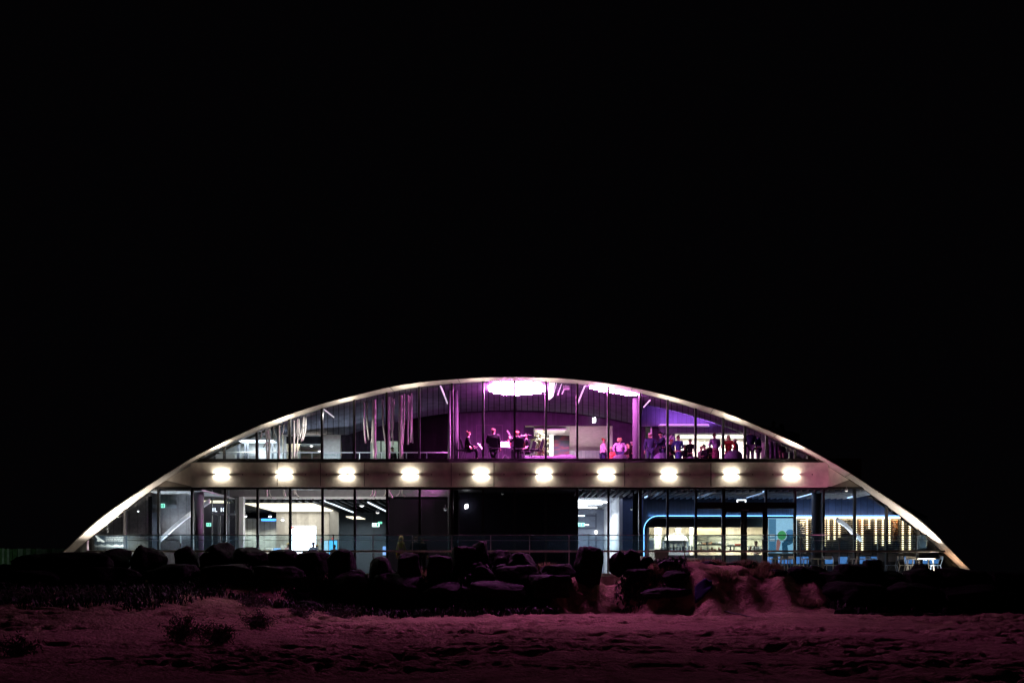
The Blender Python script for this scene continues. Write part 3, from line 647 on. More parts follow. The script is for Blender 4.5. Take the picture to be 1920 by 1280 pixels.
uplight("round floor floodlight at the arch's right foot", (PX(1750, -.2), -.15, .02), P(1716, 972, .2), 700, (1, .88, .76), 76, blend=1, spill=9)
uplight("second floor floodlight close to the arch's right end", (PX(1776, .2), .3, .02), P(1797, 1050, .3), 14, (1, .55, .30), 110)
uplight("pink floor floodlight on the terrace behind the rocks, right", (PX(1560, -1.6), -1.6, .02), (PX(1520, .4), .4, 4.7), 190, (1, .25, .5), 44, blend=1)
# added bars standing in for the lit arch's reflection in the glass
streak = mat("reflection_streak", (.62, .60, .62), .5)
def streak_bar(pts, m, Y):
    b = MB(); 
    for (p, q), (p2, q2) in zip(pts, pts[1:]):
        w = 5; b.prism([P(p, q - w, Y), P(p2, q2 - w, Y), P(p2, q2 + w * .6, Y), P(p, q + w * .6, Y)], (0, .25, 0))
    return b.build("reflection_streak", m, bld)
streak_bar([(299, 1012), (322, 991), (342, 974), (362, 959.5), (391, 940)], streak, 2.3)
streak_bar([(1571, 974), (1586, 984), (1600, 998), (1616, 1012)], streak, 2.3)
uplight("tiny floor light under the left inner rib", (PX(318, 2.0), 1.85, .02), P(335, 980, 2.3), 260, COOL, 70)  # both lamps here are added to brighten the reflection bars
uplight("tiny floor light under the right inner rib", (PX(1585, 2.0), 1.85, .02), P(1596, 993, 2.3), 260, COOL, 70)
# soft light of the restaurant ceiling
lamp('AREA', "restaurant_glow", (PX(1420, 3), 3.0, 3.5), 34, (.55, .62, 1), bld, (0, 0, 0), shape='RECTANGLE', size=12, size_y=2.5)
lamp('AREA', "led_wash", (PX(1450, 5), BKY - .045, 2.77), 17, (.16, .42, 1), bld, (R(172), 0, 0), shape='RECTANGLE', size=11.5, size_y=.05)
# ================================================================== HANGING STRANDS
strand_m = mat("strand_cream", (.40, .37, .34), .6, var=.05)
def strands(lab, items, Y0, loc):
    t = thing("hanging_sculpture", lab, "sculpture", loc, "hanging strand sculptures")
    for i, (px, ytop, ybot, bend, w) in enumerate(items):
        Y = Y0 + (i * 37 % 11) * .12; n = 12; pts = []
        for k in range(n + 1):
            u = k / n; y = ytop + (ybot - ytop) * u; pts.append(P(px + bend * (max(u - .35, 0) / .65) ** 2, y, Y))
        MB().tube(pts, w, 6).build("strand", strand_m, t, True)
    return t
strands("left hanging sculpture of short pale curling strands near the arch", [
    (490, 805, 824, -3, .032), (498, 800, 832, 6, .03), (505, 798, 862, -1, .05), (503, 800, 838, -9, .03), (500, 795, 861, 1, .04), (513, 796, 820, 6, .03),
    (523, 790, 862, 0, .05), (532, 788, 818, -5, .03), (540, 784, 818, 1, .03), (551, 782, 861, 0, .045), (556, 780, 830, -6, .03), (558, 782, 862, -3, .03), (561, 780, 822, 2, .03), (567, 776, 824, -7, .035), (569, 776, 828, -5, .035), (573, 776, 826, -6, .04)], 2.4, P(530, 790, 2.4))
strands("right hanging sculpture of long pale pink strands in the void", [
    (682.5, 744, 830, 3, .035), (688, 742, 824, 4, .04), (699, 740, 832, -2, .04), (702, 738, 863, 1, .085), (717, 736, 820, 5, .035), (718, 736, 832, 5, .035), (729.5, 733, 863, 0, .055), (735, 733, 834, 2, .035), (738.5, 732, 820, -4, .035), (751, 731, 863, 2, .09), (757.5, 731, 824, -2, .04), (758, 730, 834, -3, .03), (765, 730, 833, 0, .04), (768, 730, 824, 4, .035), (771.5, 729, 829, -2, .035), (772, 729, 830, 2, .035)], 2.6, P(728, 735, 2.6))
strands("lower loop ends of the left sculpture below the beam", [(500, 915, 931, 0, .05), (505, 915, 933, 5, .03), (531, 915, 931, 2, .03), (533, 915, 931, 3, .035), (551, 915, 928, 2, .03), (554, 915, 932, 7, .035)], 2.6, P(525, 915, 2.6))
strands("lower loop ends of the pink sculpture below the beam", [(699, 915, 930.5, -5, .035), (704, 915, 931, -3, .04), (724, 915, 931, -5, .035), (731, 915, 933.5, 6, .045), (750, 915, 930.5, -7, .03), (754, 915, 931, 6, .045)], 2.8, P(728, 915, 2.8))
# ================================================================== LOUNGE FURNITURE
chairblack = mat("chair_black", (.01, .009, .012), .8, spec=.1); lilac = mat("lilac_fabric", (.04, .037, .05), .85, var=.08); purple = mat("purple_fabric", (.05, .045, .09), .85)
CY = 2.0
def chair_proto(name, lab, cat, grp, mseat, mleg):
    t = local(name, lab, cat, grp)                    # faces +Y, origin under the seat
    MB().box(-.22, .22, -.2, .24, .43, .48).build("seat", mseat, t, bevel=.015)
    b = MB().prism([(-.21, -.2, .52), (-.19, -.3, .92), (.19, -.3, .92), (.21, -.2, .52)], (0, -.03, .005)).build("backrest", mseat, t, bevel=.01)
    for sx in (-1, 1):
        MB().tube([(sx * .2, .21, .43), (sx * .22, .26, 0)], .013, 6).build("leg", mleg, t)
        MB().tube([(sx * .2, -.18, .6), (sx * .21, -.18, .43), (sx * .24, -.32, 0)], .013, 6).build("leg", mleg, t)
    return t
ch = chair_proto("banquet_chair", "black chair under the leftmost musician by the tall column", "chair", "musicians' chairs", chairblack, black)
put(ch, (PX(877, 1.9), 1.9, FZ), R(-80))
seats = [(877, 1.9)]
dup(ch, (PX(861.5, 1.8), 1.9, FZ), R(-78), "empty black chair between the tall column and the leftmost musician")
dup(ch, (PX(925, 1.5), 1.55, FZ), R(0), "black chair under the broad backed man in the dark suit")
dup(ch, (PX(971, 1.7), 1.7, FZ), R(10), "black chair with a pale top edge under the red haired musician")
dup(ch, (PX(990, 2.6), 2.6, FZ), R(70), "black chair under the dark haired musician facing left")
dup(ch, (PX(1005, 2.0), 1.9, FZ), R(75), "empty purple black chair in front of the leafy plant")
def music_stand(lab, px, Y, rz, sheet, h=1.02):
    t = local("music_stand", lab, "music stand", "music stands among the musicians")
    MB().tube([(0, 0, .28), (0, 0, h)], .012, 6).build("pole", black, t)
    for a in (90, 210, 330): MB().tube([(0, 0, .3), (.28 * math.cos(R(a)), .28 * math.sin(R(a)), .01)], .009, 5).build("leg", black, t)
    MB().prism([(-.24, -.02, h - .02), (.24, -.02, h - .02), (.24, .18, h + .26), (-.24, .18, h + .26)], (0, .015, -.01)).build("desk", black, t)
    if sheet: MB().prism([(-.2, -.03, h + .0), (.2, -.03, h + .0), (.19, .16, h + .25), (-.21, .16, h + .25)], (0, .004, -.002)).build("sheet", white, t)
    put(t, (PX(px, Y), Y, FZ), rz); return t
music_stand("music stand with a bright white sheet right of the suited man", 947, 2.2, R(20), True, .62)
music_stand("dark music stand seen edge on left of the suited man", 904, 2.4, R(80), True, .55)
def violin(lab, at_, ax, bowp, size=1.0, up=(0, -1, 0)):
    ax = Vector(ax).normalized(); at_ = Vector(at_); t = thing("violin", lab, "violin", at_, "string instruments of the quartet")
    wood = mat("varnished_wood", (.22, .07, .03), .3); q = ax.to_track_quat('Z', 'Y').to_matrix().to_4x4()
    b = MB(); pr = [(0, 0), (.07, .01), (.1, .06), (.085, .12), (.06, .17), (.075, .23), (.08, .28), (.05, .34), (.0, .355)]
    pr = [(max(r_ * size, .001), z * size) for r_, z in pr]
    bb = MB().lathe(pr, (0, 0, 0), 16)
    for v in bb.v: v.y *= .35
    bb.v = [q @ v + at_ for v in bb.v]; bb.build("body", wood, t, True)
    MB().tube([at_ + ax * .33 * size, at_ + ax * .6 * size], .016 * size, 6).build("neck", black, t)
    bw = thing("bow", lab.replace("violin", "bow").replace("cello", "bow"), "bow", bowp[0])
    MB().tube(bowp, .011, 5).build("stick", mat("bow_pale", (.6, .42, .4), .4), bw)
    d = (Vector(bowp[1]) - Vector(bowp[0])).normalized().cross(Vector((0, 1, 0))) * .03
    MB().tube([Vector(bowp[0]) + d, Vector(bowp[1]) + d], .006, 4).build("hair", offwhite, bw)
    return t
violin("violin resting across the leftmost musician's lap", P(884, 842, 1.7), (-.35, .2, .8), (P(890, 841, 1.6), P(903, 832, 1.6)), 1.05)
violin("violin on the red haired musician's left shoulder", P(975, 817, 1.5), (.9, .3, .1), (P(950.5, 807, 1.6), P(960.5, 823, 1.6)), .9)
violin("violin held low by the dark haired musician", P(984.5, 842, 2.2), (-.2, -.3, .8), (P(978, 845, 2.1), P(991, 836, 2.1)), 1.0)
def tub_chair(lab, px, Y, w, m, h=.78, rz=0, grp="rounded lounge chairs"):
    t = local("lounge_chair", lab, "armchair", grp); vs = []; n = 16
    for j in range(n + 1):
        a_ = R(180 + 180 * j / n); x, y = math.cos(a_) * w / 2, math.sin(a_) * w / 2.4
        hh = h * (1 - .25 * abs(math.cos(a_)) ** 4)
        vs += [Vector((x, y, .12)), Vector((x * 1.04, y * 1.06, hh)), Vector((x * .86, y * .84, hh)), Vector((x * .84, y * .82, .12))]
    fs = [(k * 4 + j, k * 4 + (j + 1) % 4, k * 4 + 4 + (j + 1) % 4, k * 4 + 4 + j) for k in range(n) for j in range(4)] + [(3, 2, 1, 0), (n * 4, n * 4 + 1, n * 4 + 2, n * 4 + 3)]
    MB().add(vs, fs).build("backrest", m, t, True, .02)
    MB().lathe([(w * .40, .14), (w * .42, .3), (w * .40, .42), (w * .3, .44)], (0, .02, 0), 18).build("seat", m, t, True)
    for a_ in (45, 135, 225, 315): MB().tube([(w * .3 * math.cos(R(a_)), w * .3 * math.sin(R(a_)), .14), (w * .34 * math.cos(R(a_)), w * .34 * math.sin(R(a_)), 0)], .018, 6).build("leg", black, t)
    return put(t, (PX(px, Y), Y, FZ), rz)
tub_chair("pale lilac rounded chair in front of the woman in the floral top", 1162, 5.6, .74, lilac, .65)
tub_chair("deep purple square backed chair behind the grey haired man", 1239, 5.2, .70, purple, .68, R(10))
tub_chair("lilac rounded chair behind the woman with the bare back", 1297, 6.0, .76, lilac, .6)
tub_chair("large purple tub chair with a pale rim below the woman in red", 1374, 5.4, .86, mat("violet_fabric", (.07, .06, .10), .85), .8)
so = thing("sofa", "long low lilac sofa with two plump back cushions before the foyer", "sofa", (PX(1050, 5), 5, FZ))
MB().box(PX(983, 5), PX(1082, 5), 4.7, 5.5, FZ + .08, FZ + .52).build("base", lilac, so, bevel=.05)
for a0, a1 in ((1037, 1063), (1063.5, 1083)):
    b_ = MB(); n = 12; vs = []
    for i in range(n + 1):
        u = i / n; px = a0 + (a1 - a0) * u; y = 851.5 + (7 * (1 - u) ** 3 if a0 == 1037 else 5 * u ** 3)
        vs += [P(px, 870, 4.9), P(px, y, 4.9), P(px, y + 1, 5.25), P(px, 870, 5.25)]
    b_.add(vs, [(k * 4 + j, k * 4 + (j + 1) % 4, k * 4 + 4 + (j + 1) % 4, k * 4 + 4 + j) for k in range(n) for j in range(4)] + [(3, 2, 1, 0), (n * 4, n * 4 + 1, n * 4 + 2, n * 4 + 3)])
    b_.build("back_cushion", lilac, so, True)
for sx in (990, 1076): MB().box(PX(sx, 5), PX(sx, 5) + .06, 4.8, 4.86, FZ, FZ + .08).build("leg", black, so)
# plant
leafm = mat("plant_leaf", (.10, .085, .03), .5, var=.4, scale=8); 
pl = thing("potted_plant", "tall leafy potted plant with brownish leaves behind the musicians", "plant", (PX(1012, 9.7), 9.7, FZ))
MB().lathe([(.16, 0), (.21, .38), (.18, .38), (.17, .33)], (PX(1016, 9.7), 9.7, FZ), 18).build("pot", mat("dark_pot", (.08, .06, .08), .5), pl, True)
st = MB(); lf = MB(); rnd = random.Random(3)
for i in range(9):
    tip = P(1000 + rnd.random() * 24, 806 + rnd.random() * 34, 9.5 + rnd.random() * .5); base = Vector((PX(1015, 9.7), 9.7, FZ + .33))
    st.tube([base, base.lerp(tip, .5) + Vector((rnd.uniform(-.05, .05), 0, .1)), tip], .012, 5)
    for k in range(34):
        c = base.lerp(tip, rnd.uniform(.35, 1.08)) + Vector((rnd.gauss(0, .12), rnd.gauss(0, .12), rnd.gauss(0, .09))); s_ = rnd.uniform(.08, .16); d = Vector((rnd.gauss(0, 1), rnd.gauss(0, 1), rnd.gauss(0, .6))).normalized(); e = d.orthogonal().normalized() * s_ * .45
        lf.add([c - d * s_, c + e, c + d * s_, c - e], [(0, 1, 2, 3)])
st.build("stem", mat("plant_stem", (.06, .05, .02), .7), pl); lf.build("foliage", leafm, pl)
# painting, red panel, striped panel, bar pictures
p_ = thing("painting", "dark abstract painting with red and violet streaks on the foyer wall", "painting", P(1052, 850, 12.4))
pm = mat("abstract_paint", (.12, .09, .14), .6); nt = pm.node_tree; b0 = nt.nodes["Principled BSDF"]
tc = nt.nodes.new("ShaderNodeTexCoord"); mp = nt.nodes.new("ShaderNodeMapping"); mp.inputs["Scale"].default_value = (.35, 1, 2.0); mp.inputs["Location"].default_value = (.3, 0, .4); nz = nt.nodes.new("ShaderNodeTexNoise"); nz.inputs["Scale"].default_value = 1.6; nz.inputs["Detail"].default_value = 5
cr = nt.nodes.new("ShaderNodeValToRGB"); els = cr.color_ramp.elements
els[0].position = .3; els[0].color = (.05, .05, .06, 1); els[1].position = .72; els[1].color = (.10, .10, .12, 1)
for ps, c in ((.42, (.05, .035, .10, 1)), (.5, (.20, .04, .06, 1)), (.56, (.05, .04, .09, 1))): e = els.new(ps); e.color = c
nt.links.new(tc.outputs["Object"], mp.inputs[0]); nt.links.new(mp.outputs[0], nz.inputs["Vector"]); nt.links.new(nz.outputs["Fac"], cr.inputs[0]); nt.links.new(cr.outputs[0], b0.inputs["Base Color"])
MB().pbox(1039, 817, 1067, 854, 12.4, .04).build("canvas", pm, p_); MB().pbox(1038.4, 816, 1067.6, 855, 12.45, .05).build("frame", black, p_)
t = thing("alarm_panel", "small red box on the purple wall beside the music stand", "alarm panel", P(955, 833, 8.8))
MB().pbox(951.5, 823.5, 958, 834.5, 8.8, .12).build("box", mat("alarm_red", (.75, .10, .07), .5), t, bevel=.02); MB().pbox(953, 825.5, 956.5, 829, 8.78, .02).build("label", white, t)
t = thing("wall_panel", "panel of slanting white and violet stripes beside the bar opening", "panel", P(1252, 830, 8.9))
MB().pbox(1238, 812.5, 1266, 836, 8.92, .05).build("board", mat("stripe_violet", (.20, .12, .38), .6), t)
sb = MB()
for i in range(7):
    x0 = 1224 + i * 6.5
    pts = [(x0, 836), (x0 + 3, 836), (x0 + 19, 812.5), (x0 + 16, 812.5)]
    cl = [(min(max(px, 1238), 1266), py) for px, py in pts]
    if len({c[0] for c in cl}) > 2: sb.prism([P(a_, b_, 8.905) for a_, b_ in cl], (0, .01, 0))
sb.build("stripes", white, t)
pf_ = None
for i, (p0, lab) in enumerate(((1311, "left framed picture of the row on the bright bar room wall"), (1323, "second framed picture of the row on the bright bar room wall"), (1352, "third framed picture of the row, beside the woman in red"), (1387, "framed picture on the bar room wall right of the bald man"))):
    t = thing("framed_picture", lab, "picture", P(p0 + 4, 838, 11.4), "framed pictures on the bar room wall")
    fr = MB(); fr.pbox(p0, 826, p0 + 8.5, 827, 11.42, .04); fr.pbox(p0, 838, p0 + 8.5, 839, 11.42, .04); fr.pbox(p0, 827, p0 + .8, 838, 11.42, .04); fr.pbox(p0 + 7.7, 827, p0 + 8.5, 838, 11.42, .04)
    fr.build("frame", mat("frame_grey", (.22, .2, .18), .5), t); MB().pbox(p0 + .8, 827, p0 + 7.7, 838, 11.45, .02).build("print", mat("print_cream", (.6, .56, .48), .7, var=.4, scale=12), t)
# ================================================================== HALL EXHIBITS
t = thing("projection_screen", "tall glaring white screen in front of the concrete core", "screen", P(570, 1078, 9))
MB().pbox(546, 985.5, 592, 1078, 9, .06).build("display", em("screen_white", (.92, .96, 1), 2.6), t); MB().pbox(545.3, 985, 592.7, 1078.5, 9.07, .08).build("frame", grey, t)
MB().pbox(546.5, 985.8, 553.5, 989, 8.985, .01).build("red_graphic", em("screen_red", (1, .2, .15), .8), t); MB().pbox(546.5, 989.3, 551, 990.8, 8.985, .01).build("red_graphic", MATS["screen_red"], t)
lamp('AREA', "screen_glow", P(570, 1030, 8.9), 45, COOL, t, (R(90), 0, R(0)), shape='RECTANGLE', size=1.1, size_y=2)
t = thing("display_screen", "blue lit display with small red mark right of the white screen", "screen", P(625, 1040, 9.4))
MB().pbox(617, 1012, 632, 1040, 9.4, .05).build("display", em("display_blue", (.08, .45, .8), .8), t); MB().pbox(622, 1008, 625.5, 1011, 9.4, .02).build("red_graphic", em("display_red", (.8, .06, .06), .5), t); MB().pbox(616, 1011.5, 633, 1041, 9.46, .05).build("frame", black, t)
t = thing("display_screen", "pale info panel with a red spot beside the blue display", "screen", P(607, 1040, 9.3))
MB().pbox(602, 1013, 615, 1040, 9.3, .05).build("display", em("display_pale", (.35, .6, .75), .5), t); MB().pbox(601.5, 1007.5, 604.5, 1016, 9.28, .02).build("red_graphic", MATS["display_red"], t)
t = thing("display_screen", "small blue screens stacked at the brown wall's left edge", "screen", P(721, 1040, 5.5))
for y in (1023.5, 1033): MB().pbox(717.5, y, 724, y + 7, 5.5, .05).build("display", em("display_soft", (.25, .45, .9), .6), t)
MB().pbox(490, 972, 517, 976, 14.5, .06).build("blue_strip", em("strip_blue", (.05, .3, 1), 1.4), bld)
for px, lab, hh, w, c in ((504, "low white exhibit case left of the screen", 1027, 5, white), (530, "white cube exhibit beside the screen", 1022, 4, white), (519, "low blue lit exhibit case by the core", 1027, 6, em("case_blue", (.25, .5, .9), .5))):
    t = thing("exhibit_case", lab, "exhibit case", (PX(px, 9.6), 9.6, 0), "exhibit cases in the hall")
    MB().pbox(px - w, hh, px + w, 1050, 9.6, .4).build("case", c, t, bevel=.02); MB().pbox(px - w * .8, 1050, px + w * .8, 1079, 9.65, .3).build("plinth", grey, t)
# decal on the far left glazing
t = thing("window_decal", "white whale tail shape and lines of lettering on the far left glazing", "decal", P(200, 1020, GY))
dm = mat("decal_white", (.55, .58, .6), .7)
tail = [(177, 1001), (182, 1004), (187, 1008.5), (191, 1011), (196, 1014), (195.5, 1016), (191, 1015.5), (187.5, 1013.5), (185, 1015), (181, 1014), (183, 1010.5), (179, 1005)]
MB().prism([P(x, y, GY - .012) for x, y in tail], (0, .006, 0)).build("whale_tail", dm, t)
tx = MB(); rnd = random.Random(5)
for j, y in enumerate((1006.5, 1009.5, 1012.5)):
    x = 198
    while x < 231:
        w = rnd.uniform(2, 6); tx.pbox(x, y, min(x + w, 232), y + 1.1, GY - .012, .005); x += w + 1.2
tx.build("lettering", mat("decal_grey", (.35, .38, .4), .7), t)
wv = MB()
for i in range(26):
    x = 179 + i * 2; y = 1021 + 1.2 * math.sin(i * .9); wv.prism([P(x, y, GY - .012), P(x + 2, 1021 + 1.2 * math.sin((i + 1) * .9), GY - .012), P(x + 2, 1025, GY - .012), P(x, 1025, GY - .012)], (0, .005, 0))
wv.build("wave_band", MATS["decal_grey"], t)
# ================================================================== KITCHEN AND BAR
t = thing("bar_counter", "long dark bar counter in front of the lit kitchen", "counter", (PX(1320, 5.7), 5.7, 0))
MB().pbox(1212, 1031.5, 1442, 1034, 5.55, .6).build("worktop", mat("dark_top", (.04, .04, .045), .3), t)
MB().pbox(1232, 1040, 1440, 1079, 5.7, .4).build("front", mat("bar_front", (.17, .16, .14), .5, seam=.4, seamw=.04), t)
t = thing("extractor_hood", "brushed steel extractor hood over the kitchen range", "extractor hood", P(1273, 1013, 8.6))
MB().prism([P(1246, 1013, 8.4), P(1290, 1013, 8.4), P(1284, 1003, 8.5), P(1284, 999, 8.5), P(1250, 999, 8.5), P(1250, 1003, 8.5)], (0, .8, 0)).build("canopy", steel, t)
MB().pbox(1267, 989, 1277, 999, 8.7, .4).build("duct", steel, t)
t = thing("extractor_hood", "wide copper toned hood above the middle kitchen shelves", "extractor hood", P(1340, 1001, 8.3))
MB().pbox(1306, 990, 1352, 1001, 8.3, .7).build("canopy", mat("copper", (.62, .42, .25), .35, .7), t); MB().pbox(1306, 1001, 1352, 1003, 8.28, .74).build("rim", steel, t)
t = thing("oven", "dark grey oven block at the kitchen's left end", "oven", P(1219, 1079, 8.4))
MB().pbox(1213, 1008, 1227, 1079, 8.4, .6).build("body", mat("oven_grey", (.14, .16, .2), .4), t); MB().pbox(1214.5, 1012, 1225.5, 1028, 8.38, .02).build("door", mat("oven_glass", (.03, .04, .07), .15), t)
t = thing("kitchen_range", "blue grey kitchen range beneath the steel hood", "range", P(1270, 1079, 8.6))
MB().pbox(1243, 1014, 1291, 1079, 8.6, .5).build("body", mat("range_blue", (.12, .15, .22), .4), t)
for k in range(5): MB().pbox(1247 + k * 9, 1018, 1252 + k * 9, 1027, 8.57, .03).build("panel", steel, t)
sh = thing("kitchen_shelves", "open steel shelving full of crockery in the middle of the kitchen", "shelves", P(1340, 1079, 7.6))
for y in (1004.5, 1020.5, 1031): MB().pbox(1306, y, 1357, y + 1.4, 7.6, .4).build("shelf", mat("shelf_dark", (.12, .12, .11), .4), sh)
for p in (1306.5, 1327, 1356): MB().pbox(p, 1002, p + 1, 1079, 7.62, .04).build("post", steel, sh)
sh2 = thing("kitchen_shelves", "open shelving seen through the entrance door panes", "shelves", P(1400, 1079, 7.6))
for y in (1009, 1023, 1031): MB().pbox(1360, y, 1432, y + 1.3, 7.6, .4).build("shelf", MATS["shelf_dark"], sh2)
for p in (1360, 1389, 1431): MB().pbox(p, 1002, p + 1, 1079, 7.62, .04).build("post", steel, sh2)
rnd = random.Random(11)
itemm = [mat("item_white", (.75, .73, .68), .4), mat("item_dark", (.05, .05, .05), .4), mat("item_copper", (.55, .27, .14), .35), steel, mat("item_glass", (.55, .62, .6), .2), mat("item_red", (.5, .09, .05), .5)]
def vessel(name, kind, px, py, Y, s, m, lab, grp):
    c = P(px, py, Y)
    pr = {"bottle": [(.04, 0), (.04, .17), (.015, .22), (.015, .29)], "bowl": [(.04, 0), (.10, .06), (.095, .06), (.03, .01)], "jar": [(.055, 0), (.06, .1), (.045, .14), (.045, .16)], "plates": [(.09, 0), (.12, .03), (.12, .09), (.1, .095)], "glass": [(.03, 0), (.006, .01), (.006, .08), (.04, .12), (.035, .19)]}[kind]
    o = MB().lathe([(r_ * s, z * s) for r_, z in pr], (0, 0, 0), 10).build(name, m, None, True)
    o.location = c; tag(o, lab, kind if kind != "plates" else "plates", grp); return o
shared = {}
def many(n, kinds, x0, x1, py, Y, s, lab, grp, mats):
    for i in range(n):
        px = x0 + (x1 - x0) * (i + rnd.uniform(.2, .8)) / n; k = kinds[i % len(kinds)]
        vessel({"bottle": "bottle", "bowl": "bowl", "jar": "jar", "plates": "plate_stack", "glass": "wine_glass"}[k], k, px, py, Y, s * rnd.uniform(.85, 1.1), itemm[rnd.choice(mats)], lab % {"plates": "stack of plates"}.get(k, k), grp)
many(11, ["bottle"], 1238, 1300, 1031.4, 5.75, 1.0, "%s in the crowded row on the bar counter's left half", "bottles on the bar counter", [1, 4, 3, 0])
many(9, ["glass"], 1244, 1302, 1031.4, 6.0, 1.0, "wine %s on the bar counter behind the bottles", "glasses on the bar counter", [4, 0])
many(10, ["plates", "jar"], 1308, 1355, 1020.4, 7.75, 1.0, "%s on the middle steel kitchen shelf", "crockery on the middle kitchen shelf", [0, 2, 3, 1])
many(9, ["bowl", "jar"], 1308, 1355, 1030.9, 7.75, 1.0, "%s on the lowest steel kitchen shelf", "crockery on the lowest kitchen shelf", [0, 5, 3, 2])
many(6, ["bowl"], 1308, 1355, 1004.4, 7.75, 1.0, "%s on the top steel kitchen shelf", "bowls on the top kitchen shelf", [0, 3])
many(8, ["bowl", "plates"], 1364, 1388, 1022.9, 7.75, 1.1, "%s on the door side kitchen shelf", "crockery on the door side shelf", [0, 5, 2, 3])
many(6, ["jar", "bowl"], 1406, 1430, 1030.9, 7.75, 1.1, "%s on the kitchen shelf behind the chef", "crockery behind the chef", [0, 3, 1, 2])
many(6, ["bottle"], 1362, 1430, 1031.4, 5.75, .9, "%s on the bar counter behind the entrance doors", "bottles behind the entrance doors", [1, 1, 3])
# advertising screen
t = thing("poster", "light blue lit poster of a hand with a green filled bowl beside the entrance doors", "poster", P(1466, 1040, 5.2))
MB().pbox(1441, 971, 1490, 1036, 5.2, .05).build("panel", em("poster_sky", (.33, .62, .80), 0.38), t)
MB().pbox(1441.5, 972, 1455, 1036, 5.19, .008).build("side_picture", em("poster_blue", (.10, .27, .42), 0.30), t)
def disc(px, py, a, b, rot, Y): return [P(px + a * math.cos(R(k)) * math.cos(R(rot)) - b * math.sin(R(k)) * math.sin(R(rot)), py + a * math.cos(R(k)) * math.sin(R(rot)) + b * math.sin(R(k)) * math.cos(R(rot)), Y) for k in range(0, 360, 15)][::-1]
for nm, dsc, mm, d in (("dark_bowl", disc(1480, 1007, 11, 15, 25, 5.186), em("poster_dark", (.03, .12, .20), 0.25), .004), ("bowl_rim", disc(1466, 1004, 9.5, 10.5, 10, 5.181), em("poster_rim", (.55, .75, .78), 0.30), .004), ("green_filling", disc(1466, 1003, 8, 8.6, 10, 5.176), em("poster_green", (.08, .42, .14), 0.30), .004), ("blue_filling", disc(1482, 998, 7.5, 6, 15, 5.176), em("poster_fill", (.10, .28, .50), 0.30), .004)):
    MB().prism(dsc, (0, d, 0)).build(nm, mm, t)
MB().prism([P(1467, 1036, 5.181), P(1478, 1036, 5.181), P(1476, 1016, 5.181), P(1466, 1016, 5.181)], (0, .004, 0)).build("sleeve", MATS["poster_dark"], t)
MB().prism([P(1455, 1034, 5.181), P(1460, 1034, 5.181), P(1464, 1016, 5.181), P(1459, 1009, 5.181), P(1456, 1014, 5.181)], (0, .004, 0)).build("hand", em("poster_skin", (.55, .22, .18), 0.30), t)
for y in (1001, 1009): MB().pbox(1443, y, 1453, y + 5, 5.182, .004).build("white_graphic", em("poster_white", (.6, .72, .78), 0.30), t)
MB().pbox(1490.5, 972, 1494, 1036, 5.22, .06).build("edge_light", em("poster_edge", (.75, .88, .95), 0.55), t)
# ================================================================== WINE WALL
WY = 5.6
t = thing("wine_rack", "wide wine rack lit by upright warm strips, behind the dining tables", "wine rack", (PX(1610, WY), WY + .3, 0))
MB().pbox(1494, 970, 1725, 1052, WY + .32, .03).build("back_panel", mat("rack_back", (.20, .17, .14), .5), t)
MB().pbox(1494, 968.5, 1688, 971.5, WY - .05, .1).build("top_light", em("rack_warm", (1, .78, .48), 2.4), t)
lamp('AREA', "rack_glow", P(1610, 973, WY + .05), 32, (1, .78, .48), t, (R(15), 0, 0), shape='RECTANGLE', size=5.6, size_y=.08)
sx_ = [1513.5, 1546, 1553.5, 1565, 1574, 1605, 1617, 1630, 1642.5, 1655.5, 1668, 1693, 1706]
ends = [1030, 1024, 1012, 1012, 1007, 1033, 1033, 990, 1018, 1022, 1018, 1030, 1030]
for x0, e in zip(sx_, ends):
    MB().pbox(x0 - 1.5, 972, x0 + 1.5, e, WY + .27, .03).build("light_strip", em("rack_strip", (1, .74, .42), 2.4), t)
for k in range(16): MB().box(PX(1494, WY), PX(1714 - max(0, 8 - k), WY), WY + .20, WY + .24, PZ(976.1 + k * 4.05, WY), PZ(974.0 + k * 4.05, WY)).build("rail", black, t)
for x0 in (1500, 1527, 1560, 1589, 1611, 1636, 1662, 1681, 1718): MB().pbox(x0, 971, x0 + .8, 1050, WY + .2, .06).build("post", black, t)
bc = [(1495.5, 1511), (1516.5, 1525), (1539, 1543.5), (1556.5, 1562.5), (1577, 1590), (1590.5, 1602), (1608, 1614.5), (1620, 1628), (1645, 1653), (1658, 1665.5), (1671.5, 1683), (1683.5, 1690.5), (1697, 1703), (1709, 1717)]
cap = [1040, 1040, 1040, 1040, 1012, 1024, 1030, 992, 1020, 1024, 1014, 1020, 1030, 1026]
bmats = [mat("bottle_dark", (.03, .028, .025), .15), mat("bottle_amber", (.20, .08, .03), .2), mat("bottle_pale", (.30, .28, .25), .2)]
protoB = {}; nb = 0
for ci, (b0, b1) in enumerate(bc):
    y = 975.5
    while y < cap[ci]:
        if (ci, int(y)) not in {(2, 999), (5, 991)}:
            k = 2 if ci == 0 and y < 1005 else (1 if ci in (10, 6) or rnd.random() < .08 else 0)
            if k not in protoB:
                o = MB().lathe([(.018, -.5), (.018, -.24), (.045, -.12), (.045, .48), (.03, .5)], (0, 0, 0), 10, 'x').build("wine_bottle", bmats[k], None, True); protoB[k] = o
            else: o = protoB[k].copy(); COL.objects.link(o)
            tag(o, ["dark wine bottle lying on its side in the lit rack", "amber wine bottle lying on its side in the lit rack", "pale wine bottle lying on its side at the rack's left edge"][k], "wine bottle", "wine bottles in the lit rack")
            o.location = P((b0 + b1) / 2, y, WY + .16); L_ = (b1 - b0) * (D0 + WY) / F; o.scale = (L_, .85, .75); nb += 1
        y += 4.05
